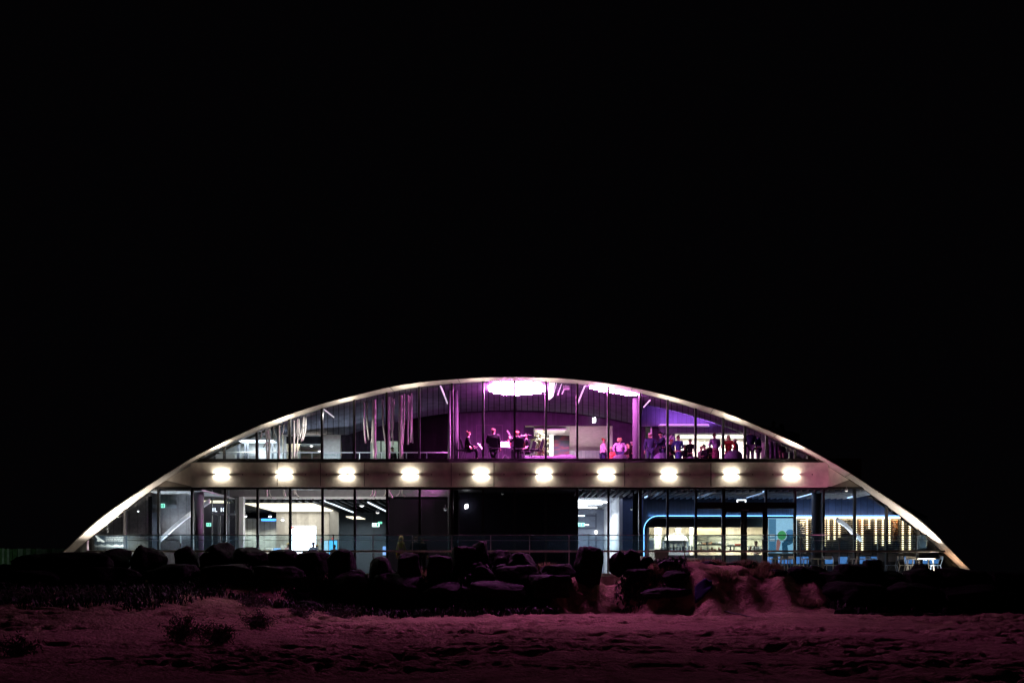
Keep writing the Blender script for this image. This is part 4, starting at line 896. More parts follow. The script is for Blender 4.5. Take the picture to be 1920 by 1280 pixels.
# ================================================================== DINING TABLES AND CHAIRS
dch = mat("chair_white", (.82, .82, .77), .5); dbl = mat("chair_blue", (.16, .24, .36), .5)
def dining_chair(name, lab, m):
    t = local(name, lab, "chair", "dining chairs behind the glass screen")
    MB().box(-.21, .21, -.2, .21, .44, .47).build("seat", m, t, bevel=.015)
    MB().tube([(-.2, -.2, .46), (-.23, -.28, .74), (-.19, -.3, .82), (.19, -.3, .82), (.23, -.28, .74), (.2, -.2, .46)], .017, 6).build("back_frame", m, t)
    MB().prism([(-.2, -.292, .70), (.2, -.292, .70), (.18, -.30, .82), (-.18, -.30, .82)], (0, -.02, 0)).build("backrest", m, t)
    for s in (-1, 1):
        MB().tube([(s * .19, .19, .45), (s * .22, .25, 0)], .017, 6).build("leg", m, t); MB().tube([(s * .19, -.19, .45), (s * .23, -.3, 0)], .017, 6).build("leg", m, t)
    return t
c0 = dining_chair("dining_chair", "bright white dining chair turned right, nearest the arch foot", dch); put(c0, (PX(1700, .2), .2, 0), R(-78))
c1 = dining_chair("dining_chair", "dark blue dining chair left of the bright white one", dbl); put(c1, (PX(1671, .35), .35, 0), R(80))
for px, Y, rz, lab in ((1495, -.3, -75, "pale dining chair below the poster's right edge"), (1713, .25, 180, "low backed pale chair right of the bright white one"), (1593, .0, 75, "pale dining chair left of the reddish rock"), (1453, .1, 70, "grey dining chair at the table below the poster"), (1556, -.2, 180, "pale dining chair facing away, right of the brown column"), (1217, .1, -70, "pale chair beside the glowing blue opening edge"), (1325, .2, 70, "tilted pale chair before the middle of the kitchen"), (1240, -.2, 180, "dark slatted chair in front of the kitchen pillar")):
    Y = .22 + .35 * Y; dup(c0, (PX(px, Y), Y, 0), R(rz), lab)
for px, Y, rz, lab in ((1578, .1, 80, "dark blue dining chair left of the wine rack's bright shaft"), (1640, .2, -80, "dark blue dining chair behind the reddish rock"), (1752, .1, 85, "dark blue dining chair closest to the arch's right end"), (1476, .2, 180, "dark chair right of the entrance doors"), (1530, .0, 82, "dark blue dining chair against the brown column")):
    Y = .22 + .35 * Y; dup(c1, (PX(px, Y), Y, 0), R(rz), lab)
def table(lab, px, Y, w, h=.74, m=None):
    t = local("dining_table", lab, "table", "dining tables on the terrace")
    m = m or mat("table_pale", (.66, .63, .55), .5)
    MB().box(-w / 2, w / 2, -.33, .33, h - .035, h).build("tabletop", m, t, bevel=.01)
    for sx in (-1, 1):
        for sy in (-1, 1): MB().tube([(sx * (w / 2 - .1), sy * .27, h - .04), (sx * (w / 2 - .06), sy * .29, 0)], .022, 6).build("leg", m, t)
    return put(t, (PX(px, Y), Y, 0))
table("pale dining table left of the brown column", 1524, .25, .8); table("pale dining table between the bright chair and the arch foot", 1726, .42, 1.05); table("narrow dining table under the poster", 1462, .35, .7)
table("pale dining table in front of the wine rack's bright shaft", 1618, .35, .9); table("pale table half hidden by grass before the kitchen", 1287, .3, 1.0)
t = thing("planter_box", "ribbed grey box on the terrace before the kitchen's left end", "planter", (PX(1240, .5), .5, 0))
MB().pbox(1229, 1029, 1252, 1079, .35, .35).build("body", mat("planter_grey", (.16, .15, .14), .7), t)
# blue lit bench boxes inside
for i, (p0, p1, lab) in enumerate(((1442, 1449, "narrow blue lit bench front right of the doors"), (1462, 1474, "blue lit bench front under the poster"), (1476, 1489, "second blue lit bench front under the poster"), (1495, 1503, "small bright blue bench front by the first table"), (1508, 1516, "blue bench front between table and brown column"), (1545, 1562, "wide blue lit bench front right of the brown column"), (1576, 1589, "blue lit bench front below the bright shaft"), (1616, 1632, "blue lit bench front behind the reddish rock"), (1635, 1644, "small blue bench front right of the reddish rock"), (1700, 1715, "wide blue bench front behind the bright white chair"), (1735, 1741, "narrow blue bench front near the arch foot"), (1748, 1760, "low blue bench front nearest the arch's right end"))):
    t = thing("bench", lab, "bench", P((p0 + p1) / 2, 1079, 3.6), "blue lit benches in the restaurant")
    MB().pbox(p0, 1043 if i < 10 else 1048, p1, 1056, 3.6, .3).build("front", em("bench_blue", (.10, .30, .72), .28), t); MB().pbox(p0 - .5, 1040.5 if i < 10 else 1046, p1 + .5, 1042.8 if i < 10 else 1047.8, 3.55, .45).build("seat", black, t); MB().pbox(p0, 1056.3, p1, 1079, 3.7, .2).build("base", mat("bench_base", (.05, .05, .08), .5), t)
# ================================================================== GLASS SCREEN ON THE TERRACE
SY = -.35
sc_ = thing("glass_balustrade", "long waist high glass windscreen with steel posts and rails along the terrace edge", "balustrade", (PX(955, SY), SY, 0))
posts = [338, 415, 484, 551, 625, 699, 773, 847, 920, 993, 1067, 1141, 1212, 1284, 1357, 1430, 1501, 1574, 1646, 1719]
for p in posts: MB().pbox(p - .8, 1002, p + .8, 1084, SY, .05).build("post", mat("post_paint", (.5, .51, .53), .5), sc_)
x0, x1 = 176, 1738
MB().pbox(x0, 1001.6, x1, 1003.2, SY - .01, .04).build("top_rail", mat("rail_steel", (.42, .44, .46), .5), sc_)
MB().pbox(x0 + 60, 1012.2, x1 + 10, 1013, SY - .005, .015).build("wire_rail", MATS["rail_steel"], sc_)
MB().pbox(x0 - 14, 1031, x1 + 34, 1034.5, SY - .02, .06).build("lower_rail", mat("rail_timber", (.62, .59, .54), .6), sc_)
pp = [x0] + posts + [x1]
for a_, b_ in zip(pp, pp[1:]): MB().pbox(a_ + 1.1, 1003.4, b_ - 1.1, 1030.8, SY + .012, .012).build("pane", balglass, sc_)
MB().box(PX(x0 - 14, SY), PX(x1 + 34, SY), SY - .1, SY + .1, -.05, .12).build("kerb", concrete, sc_)
# ================================================================== PEOPLE
def skin(name, verts, edges, rad, m, parent, sub=1, root=0):
    me = bpy.data.meshes.new(name); me.from_pydata(verts, edges, []); me.update(); me.materials.append(m)
    o = bpy.data.objects.new(name, me); COL.objects.link(o)
    if parent: o.parent = parent
    sk = o.modifiers.new("skin", 'SKIN'); sk.use_smooth_shade = True
    for i, r_ in enumerate(rad):
        d = me.skin_vertices[0].data[i]; d.radius = r_ if isinstance(r_, tuple) else (r_, r_); d.use_root = (i == root)
    if sub: s = o.modifiers.new("subdivision", 'SUBSURF'); s.levels = sub; s.render_levels = sub
    return o
def cloth(name, col, var=.1, **k): return mat("cloth_" + name, col, .95, var=var, spec=.05, **k)
SKIN = {"fair": mat("skin_fair", (.22, .12, .095), .8, var=.06), "dark": mat("skin_dark", (.16, .08, .05), .5, var=.06)}
HAIR = {"brown": mat("hair_brown", (.06, .03, .02), .9, spec=.05), "blond": mat("hair_blond", (.50, .36, .18), .9, spec=.05), "grey": mat("hair_grey", (.45, .42, .40), .9, spec=.05), "red": mat("hair_red", (.25, .06, .03), .9, spec=.05), "black": mat("hair_black", (.012, .01, .01), .9, spec=.05)}
def person(label, px, Y, fz, h, rz, top, low, hair="brown", style="short", sit=0, kind="trousers", arms="down", tone="fair", lean=0, x=None, group=None, grow=1.0, seat=.48):
    s = h / 1.72; t = thing("person", label, "person", (PX(px, Y) if x is None else x, Y, fz), group, R(rz)); t.scale = (s,) * 3
    W_ = (.40 if not sit else .40) * grow
    pz = .95 if not sit else seat + .08
    ly = lambda z: lean * (z)          # forward lean above the pelvis
    up = lambda z, y=0, x_=0: (x_, y + lean * z, pz + z * (1 - .25 * lean * lean))
    pel, spi, che, nek, hb, hm, ht = up(0), up(.20), up(.40, .01), up(.535, .015), up(.60, .03), up(.675, .045), up(.755, .02)
    V = [pel, spi, che, nek, hb, hm, ht]; E = [(0, 1), (1, 2), (2, 3), (3, 4), (4, 5), (5, 6)]
    Rr = [.125, .118, .135, .055, .062, .086, .06]
    J = {}
    def add(v, p, r_): V.append(tuple(v)); E.append((p, len(V) - 1)); Rr.append(r_); return len(V) - 1
    nose = add((hm[0], hm[1] + .105, hm[2] - .012), 5, .012)
    for sd in (-1, 1): add((sd * .088, hm[1] - .005, hm[2] - .01), 5, .016)
    for sd in (-1, 1):
        sh = add(up(.455, 0, sd * .165 * grow), 2, .062)
        a_ = arms if isinstance(arms, str) else arms[0 if sd < 0 else 1]
        S = Vector(V[sh])
        el, wr = {"down": ((sd * .06, -.03, -.28), (sd * .07, .05, -.52)), "front": ((sd * .07, .04, -.26), (-sd * .02, .25, -.28)), "lap": ((sd * .06, .06, -.27), (-sd * .03, .28, -.36)), "bow": ((sd * .14, .06, -.2), (sd * .06, .3, -.10)), "fiddle": ((sd * .12, .16, -.16), (sd * .10, .36, .04)), "drink": ((sd * .08, .06, -.26), (sd * .0, .26, -.10)), "hip": ((sd * .16, -.05, -.24), (sd * .03, .03, -.42)), "point": ((sd * .07, .14, -.2), (sd * .02, .40, -.16))}[a_]
        e_ = add(S + Vector(el), sh, .043); w_ = add(S + Vector(wr), e_, .028); J[sd] = (sh, e_, w_)
        d = (Vector(V[w_]) - Vector(V[e_])).normalized(); sid = d.cross(Vector((0, 0, 1)) if abs(d.z) < .8 else Vector((0, 1, 0))).normalized()
        pm_ = add(Vector(V[w_]) + d * .075, w_, .030)
        for k, (of, ln) in enumerate(((-.027, .062), (-.009, .075), (.009, .07), (.026, .055))):
            f1 = add(Vector(V[pm_]) + d * ln * .55 + sid * of * 1.1, pm_, .0095); dn = (d + Vector((0, .5, -.2))).normalized(); add(Vector(V[f1]) + dn * ln * .6, f1, .008)
        tb = add(Vector(V[w_]) + d * .05 + sid * .045, w_, .011); add(Vector(V[tb]) + d * .045 + sid * .012, tb, .009)
        hp = add((sd * .085 * grow, pel[1], pz - .04), 0, .09)
        if sit: kn = (sd * .13, pel[1] + .42, seat + .03); an = (sd * (.11 if sit != 2 else .02), pel[1] + (.42 if sit != 2 else .2), .09)
        else: kn = (sd * .095, .02, .50); an = (sd * .10, -.02, .085)
        k_ = add(kn, hp, .062); a2 = add(an, k_, .038); add((an[0], an[1] + .15, .035), a2, .03); J['l%d' % sd] = (hp, k_, a2)
    o = skin("body", V, E, Rr, SKIN[tone], t, 1)
    P_ = lambda i: V[i]
    # upper garment
    tv = [pel, up(.14), up(.28), up(.42, .0)]; te = [(0, 1), (1, 2), (2, 3)]; tr = [.16 * grow, .15 * grow, .165 * grow, .155 * grow]
    tv.append(up(.50, .0)); te.append((3, 4)); tr.append(.085)
    for sd in (-1, 1):
        sh, e_, w_ = J[sd]; n = len(tv); tv += [P_(sh), P_(e_), tuple(Vector(P_(e_)).lerp(Vector(P_(w_)), .92))]
        te += [(3, n), (n, n + 1), (n + 1, n + 2)]; tr += [.082 * grow, .062 * grow, .046]
    skin("top" if kind != "dress" else "bodice", tv, te, tr, top, t)
    # lower garment
    if kind in ("trousers", "jeans"):
        lv = [(0, pel[1], pz + .02)]; le = []; lr = [.15 * grow]
        for sd in (-1, 1):
            hp, k_, a2 = J['l%d' % sd]; n = len(lv); lv += [P_(hp), P_(k_), P_(a2)]; le += [(0, n), (n, n + 1), (n + 1, n + 2)]; lr += [.105 * grow, .078, .066]
        skin("trousers", lv, le, lr, low, t)
    else:
        if sit:
            lv = [(0, pel[1], pz + .02), (0, pel[1] + .22, seat + .05), (0, pel[1] + .43, seat + .03), (0, pel[1] + .45, seat - .18)]; lr = [.17 * grow, .16, .15, .13]
        else:
            lv = [(0, 0, .97), (0, 0, .8), (0, 0, .62), (0, 0, .42)]; lr = [.15 * grow, .185 * grow, .19 * grow, .20 * grow]
        skin("skirt", lv, [(0, 1), (1, 2), (2, 3)], lr, low, t)
    for sd in (-1, 1):
        a2 = P_(J['l%d' % sd][2]); MBs = MB().lathe([(.012, -.15), (.045, -.08), (.04, .04), (.05, .10), (.012, .15)], (0, 0, 0), 10)
        MBs.v = [Vector((a2[0] + v.x, a2[1] + .05 - v.z, max(.0, .045 + v.y * .9))) for v in MBs.v]
        q = MBs.build("shoe", mat("shoe_black", (.02, .02, .02), .4), None, True); q.parent = t
    # hair
    hc = Vector(hm) + Vector((0, -.015, .02)); hb_ = MB(); n = 14; rows = 7; vs = []
    for i in range(rows + 1):
        th = math.pi * .5 * (1 - i / rows) ; 
        for j in range(n):
            a_ = 2 * math.pi * j / n; back = max(0, -math.sin(a_)); drop = (.10 * back + .01) if style != "bald" else 0
            z = .108 * math.sin(th) - drop * (1 - i / rows) * (1 if i < rows else 0)
            k = 1.12 if style == "curly" else 1.0; wob = 1 + (.06 if style == "curly" else .02) * math.sin(j * 5 + i * 3)
            vs.append(hc + Vector((.098 * math.cos(th) * math.cos(a_) * k * wob, .112 * math.cos(th) * math.sin(a_) * k * wob, z * k)))
    if style != "bald":
        hb_.add(vs, [(i * n + j, i * n + (j + 1) % n, (i + 1) * n + (j + 1) % n, (i + 1) * n + j) for i in range(rows) for j in range(n)])
        if style == "bun": 
            bb = MB().lathe([(.005, -.05), (.04, -.03), (.052, 0), (.04, .03), (.005, .05)], (0, 0, 0), 10); hb_.add([v + hc + Vector((0, -.075, .085)) for v in bb.v], bb.f)
        if style == "long":
            bb = MB().lathe([(.06, -.26), (.10, -.18), (.105, -.05), (.09, .02), (.01, .06)], (0, 0, 0), 12); hb_.add([Vector((v.x, v.y * .6, v.z)) + hc + Vector((0, -.055, 0)) for v in bb.v], bb.f)
        if style == "curly":
            for k in range(26):
                a_ = k * 2.4; e = .9 - 1.5 * k / 26; c = hc + Vector((.105 * math.cos(e) * math.cos(a_), .11 * math.cos(e) * math.sin(a_) - .02, .115 * math.sin(e) + .01))
                if c.y > hc.y + .07: continue
                bb = MB().lathe([(.005, -.035), (.03, -.02), (.036, 0), (.03, .02), (.005, .035)], (0, 0, 0), 7); hb_.add([v + c for v in bb.v], bb.f)
        if style == "tail":
            hb_.tube([hc + Vector((0, -.10, .05)), hc + Vector((0, -.16, 0)), hc + Vector((0, -.15, -.14))], .035, 8, .015)
        q = hb_.build("hair", HAIR[hair], None, True); q.parent = t
    else:
        bb = MB().lathe([(.09, -.045), (.104, -.02), (.106, .0), (.098, .02)], (0, 0, 0), 14); bb.v = [Vector((v.x, v.y * 1.08 - .012, v.z)) + hc for v in bb.v]
        q = bb.build("hair", HAIR[hair], None, True); q.parent = t
    return t
navy = cloth("navy", (0.023, 0.026, 0.055)); blk = cloth("black", (0.009, 0.008, 0.010)); wht = cloth("white", (0.403, 0.390, 0.390)); pnk = cloth("pink", (0.491, 0.317, 0.364)); cor = cloth("coral", (0.527, 0.117, 0.083)); red = cloth("red", (0.585, 0.083, 0.059)); blu = cloth("blue", (0.033, 0.046, 0.130)); mau = cloth("mauve", (0.164, 0.130, 0.211), .4, scale=9); gry = cloth("grey", (0.065, 0.058, 0.078)); ylw = mat("hi_vis", (.30, .27, .03), .6, emit=(.6, .55, .05), es=.0); dbr = cloth("darkbrown", (0.033, 0.019, 0.019)); sky = cloth("lightblue", (0.187, 0.211, 0.328))
flor = cloth("floral", (0.409, 0.293, 0.409), .95, scale=16); tart = cloth("tartan", (0.104, 0.033, 0.052), .6, scale=14)
F1 = FZ
# the quartet
person("seated musician with a hair bun facing right beside the tall pink column", 877, 1.9, F1, 1.62, -85, blk, blk, "brown", "bun", 1, "trousers", "lap")
person("broad backed seated musician in a dark suit seen from behind", 925, 1.55, F1, 1.78, 0, blk, blk, "brown", "short", 2, "trousers", ("front", "down"), grow=1.18, seat=.46)
person("seated red haired musician playing a violin, seen from behind", 970, 1.72, F1, 1.66, 12, blk, blk, "red", "short", 1, "trousers", ("fiddle", "bow"), seat=.46)
person("seated dark haired musician facing left before the leafy plant", 988, 2.6, F1, 1.62, 68, blk, blk, "black", "tail", 1, "trousers", "lap")
# guests
person("woman in a pale pink jacket with her hair up, standing in profile", 1131, 7.6, F1, 1.66, -80, pnk, navy, "red", "bun", 0, "trousers", ("drink", "front"), grow=1.12)
person("seated guest in coral behind the black mullion, left of the floral top", 1147, 7.6, F1, 1.62, 160, cor, cor, "blond", "short", 1, "skirt", "lap")
person("woman with curly fair hair in a floral top seen from behind", 1162, 6.4, F1, 1.52, 0, flor, navy, "blond", "curly", 0, "trousers", "hip", grow=1.28)
person("long haired guest in dark clothes turned left beside the pink column", 1178, 7.4, F1, 1.38, 60, dbr, blk, "blond", "long", 0, "skirt", "front")
person("balding guest half hidden behind the lounge's right column", 1186, 8.0, F1, 1.62, 40, dbr, blk, "grey", "bald", 0, "trousers", "down")
person("grey haired man in a navy suit standing with his back to the glass", 1219, 6.0, F1, 1.74, -8, navy, navy, "grey", "short", 0, "trousers", ("down", "hip"), grow=1.12)
person("man in a dark suit and white shirt facing left, bending to talk", 1243, 6.2, F1, 1.80, 100, navy, navy, "black", "short", 0, "trousers", ("point", "front"), lean=.12)
person("red haired woman in black next to the woman in the blue dress", 1258, 7.6, F1, 1.62, -150, blk, blk, "red", "short", 0, "dress", "down")
person("woman in a long blue dress seen from behind before the white bar wall", 1272, 6.4, F1, 1.66, -6, blu, blu, "brown", "short", 0, "dress", ("hip", "front"))
person("seated dark skinned guest between the blue dress and the bare back", 1285, 8.2, F1, 1.68, 140, blk, blk, "black", "short", 1, "trousers", "lap", tone="dark", seat=.62)
person("woman with short dark hair and a low backed black dress", 1294, 6.8, F1, 1.54, -20, blk, blk, "brown", "short", 0, "dress", "front")
person("seated pale haired guest in pink at the table", 1314, 7.6, F1, 1.64, -60, pnk, navy, "blond", "short", 1, "trousers", "front", seat=.52)
person("seated guest in black with a white name tag", 1324, 6.8, F1, 1.62, 120, blk, blk, "black", "short", 1, "trousers", "front", seat=.50, lean=.15)
person("red faced guest peering out behind the tartan skirt", 1331, 8.0, F1, 1.50, 150, dbr, blk, "grey", "bald", 0, "trousers", "front")
person("woman in a mauve jacket and tartan skirt bending over the table", 1342, 5.8, F1, 1.70, 10, mau, tart, "brown", "bun", 0, "skirt", "front", lean=.22, grow=1.12)
person("woman with long fair hair in a bright red dress", 1366, 6.2, F1, 1.64, -5, red, red, "blond", "long", 0, "dress", "hip", grow=1.15)
person("bald man in a pale blue jacket beside the woman in red", 1380, 6.6, F1, 1.56, 70, sky, navy, "grey", "bald", 0, "trousers", "drink")
person("tall man in a dark suit with a white collar, back to the glass", 1407, 4.6, F1, 1.72, -5, navy, gry, "red", "short", 0, "trousers", "down", grow=1.2)
person("man facing left beside the tall man with the white collar", 1422, 5.2, F1, 1.64, 70, blu, gry, "brown", "short", 0, "trousers", "front")
person("guest in a suit whose head is hidden by the arch", 1450, 2.4, F1, 1.78, -20, mau, gry, "brown", "short", 0, "trousers", "front", grow=1.1)
person("guest in a short dress with bare legs, head hidden by the arch", 1466, 2.6, F1, 1.70, 30, cloth("plum", (0.065, 0.033, 0.065)), cloth("plum", (0.065, 0.033, 0.065)), "brown", "long", 0, "dress", "front")
# lower floor and terrace
person("fair haired person in a yellow safety vest on the terrace", 752, .2, 0, 1.68, 0, ylw, blk, "blond", "long", 0, "trousers", "down", grow=.72)
person("dim figure in a dark coat near the brown wall, left of a pair", 780, .2, 0, 1.66, 10, blk, blk, "brown", "short", 0, "trousers", "down")
person("dim figure in black near the brown wall, right of a pair", 791, .2, 0, 1.62, -10, blk, blk, "black", "short", 0, "trousers", "down")
person("dark figure walking through the grey recessed room upstairs", 737, 10.6, 4.95, 1.66, 60, blk, blk, "black", "short", 0, "trousers", ("front", "down"), tone="dark")
person("visitor in pale clothes before the glaring white screen", 587, 7.4, 0, 1.62, -10, sky, navy, "brown", "short", 0, "trousers", "down")
person("visitor in white beside the screen's right edge", 595, 7.8, 0, 1.52, 30, wht, navy, "blond", "short", 0, "trousers", "front")
person("visitor in a pink top by the concrete core, left of the screen", 540, 8.2, 0, 1.62, -40, pnk, navy, "blond", "short", 0, "trousers", "front")
person("visitor with dark hair looking at the blue display", 627, 7.6, 0, 1.50, 20, gry, navy, "black", "short", 0, "trousers", "down")
person("cook in white standing behind the counter in the kitchen", 1418, 7.0, 0, 1.66, 150, wht, blk, "brown", "short", 0, "trousers", "front")

# ================================================================== SAND, ROCKS, GRASS
def ground(x, y):
    toe = -6.0 + 2.0 * noise.noise((x * .25, 3.3, 0)) + .5 * noise.noise((x * .9, 7, 1)) + .9 * (math.exp(-((x - 4.2) / 2.0) ** 2)) - .4 * math.exp(-((x - 9.5) / 2.5) ** 2)
    crest = interp([(-25, .1), (-19, .22), (-12, .28), (-6, .25), (-2, .25), (2, .30), (4, .28), (6, .45), (10.2, .45), (11, .0), (30, -.05)], x)
    base = -1.5 + .85 * sm(-5, -13, x) * sm(-21, -7, y) + .12 * sm(-14, -7, y)
    up_ = sm(toe, toe + 3.2, y)
    z = base + (crest - base) * up_ - (.2 + crest) * sm(-2.75, -2.1, y)
    z += .12 * noise.noise((x * .22, y * .30, 1.7)) * sm(-2.6, -4, y) + .24 * noise.noise((x * .8, y * .9, 6)) * up_ * (1 + .5 * noise.noise((x * 2.4, y * 2.4, 3))) * sm(-2.7, -3.6, y)
    near = sm(-52, -40, y) * sm(-2.0, -3.5, y) * sm(30, 22, abs(x))
    if near > 0:
        w = x + .35 * noise.noise((x * .8, y * .8, 8)); v_ = y + .3 * noise.noise((x * .9, y * .9, 18))
        n1 = noise.noise((w * .7, v_ * .9, 5)); n2 = noise.noise((w * 1.9, v_ * 2.2, 9)); n3 = noise.noise((w * 4.2, v_ * 4.6, 2)); n4 = noise.noise((x * 9, y * 9, 4))
        dep = max(0, noise.noise((w * 1.15 + 7, v_ * 1.3, 12)) - .08); d2 = max(0, noise.noise((w * 2.6 + 3, v_ * 2.9, 22)) - .16); patch = sm(-.25, .25, noise.noise((x * .16, y * .3, 31)) + .12)
        z += near * (.045 * n1 + patch * (.05 * n2 - .40 * dep - .34 * d2 + .05 * n3) + .016 * n3 + .016 * n4)
    if y > -2.1: z = min(z, -.4 - .0 * y)
    return z
xs = []; x = -24.0
while x <= 24: xs.append(x); x += .085
xs = [-900, -300, -120, -60, -40, -32, -28, -26] + xs + [26, 28, 32, 40, 60, 120, 300, 900]
ys = [-400, -150, -80, -60, -50, -44, -38, -34, -32]; y = -31.0
while y < -2.2: ys.append(y); y += .075 if y < -20 else (.09 if y < -9 else .08)
ys += [-2.0, -1.7, 0, 10, 30, 80, 200, 600, 1800]
sv = [(x, y, ground(x, y)) for y in ys for x in xs]; nx = len(xs)
sf = [(j * nx + i, j * nx + i + 1, (j + 1) * nx + i + 1, (j + 1) * nx + i) for j in range(len(ys) - 1) for i in range(nx - 1)]
me = bpy.data.meshes.new("sand"); me.from_pydata(sv, [], sf); me.update(); me.materials.append(mat("beach_sand", (.245, .175, .115), 1, var=.25, scale=2.2, bump=.9, bscale=11, bdist=.07, spec=0))
for p in me.polygons: p.use_smooth = True
so_ = bpy.data.objects.new("sand", me); COL.objects.link(so_); struct(so_)
rockm = mat("dark_basalt", (.008, .007, .007), .85, var=.35, scale=5, bump=.9, bscale=7, bdist=.07, spec=.06)
def rock(label, p0, p1, ytop, Y, ybot=None, boxy=.5, seed=0, dep=None, name="boulder"):
    x0, x1, zt = PX(p0, Y), PX(p1, Y), PZ(ytop, Y); xc = (x0 + x1) / 2; zb = max(min(ground(xc, Y) - .15, zt - .4), zt - 1.15 * (x1 - x0) - .2)
    hw, hh = (x1 - x0) / 2, (zt - zb) / 2; d = dep or max(.35, min(hw, .8)); zc = (zt + zb) / 2
    bm_ = bmesh.new(); bmesh.ops.create_icosphere(bm_, subdivisions=4, radius=1); rn = random.Random(seed * 13 + 5)
    tilt = Matrix.Rotation(rn.uniform(-.5, .5) * (1 - .7 * boxy), 3, 'Y') @ Matrix.Rotation(rn.uniform(0, 3), 3, 'Z') if boxy < .85 else Matrix.Rotation(.25, 3, 'Z')
    pl = [(Vector((rn.gauss(0, 1), rn.gauss(0, 1), rn.gauss(.15, .8))).normalized(), rn.uniform(.55, .86)) for _ in range(8)] if boxy < .85 else [(Vector((rn.gauss(0, 1), rn.gauss(0, 1), rn.gauss(0, .8))).normalized(), rn.uniform(.95, 1.1)) for _ in range(6)]
    for v in bm_.verts:
        c = v.co.normalized(); m_ = max(abs(c.x), abs(c.y), abs(c.z)); k = (1 - boxy) + boxy / m_ * .92
        q = tilt @ (c * k)
        for n_, dd in pl:
            e = q.dot(n_) - dd * (1 + boxy * .25)
            if e > 0: q -= n_ * e * .78
        o3 = Vector((seed * 3.1, seed, 0))
        q *= 1 + .16 * noise.noise(c * 1.5 + o3) + .07 * noise.noise(c * 3.6 + o3) + .035 * noise.noise(c * 8 + o3) + .015 * noise.noise(c * 17 + o3)
        v.co = q
    xs_ = [v.co.x for v in bm_.verts]; zs_ = [v.co.z for v in bm_.verts]; mx, Mx, mz, Mz = min(xs_), max(xs_), min(zs_), max(zs_)
    for v in bm_.verts: v.co = Vector(((v.co.x - mx) / (Mx - mx) * 2 * hw - hw, v.co.y * d, (v.co.z - mz) / (Mz - mz) * 2 * hh))
    me = bpy.data.meshes.new(name); bm_.to_mesh(me); bm_.free(); me.materials.append(rockm)
    for p in me.polygons: p.use_smooth = True
    o = bpy.data.objects.new(name, me); COL.objects.link(o); o.location = (xc, Y, zb); return tag(o, label, "boulder", "boulders along the top of the beach")
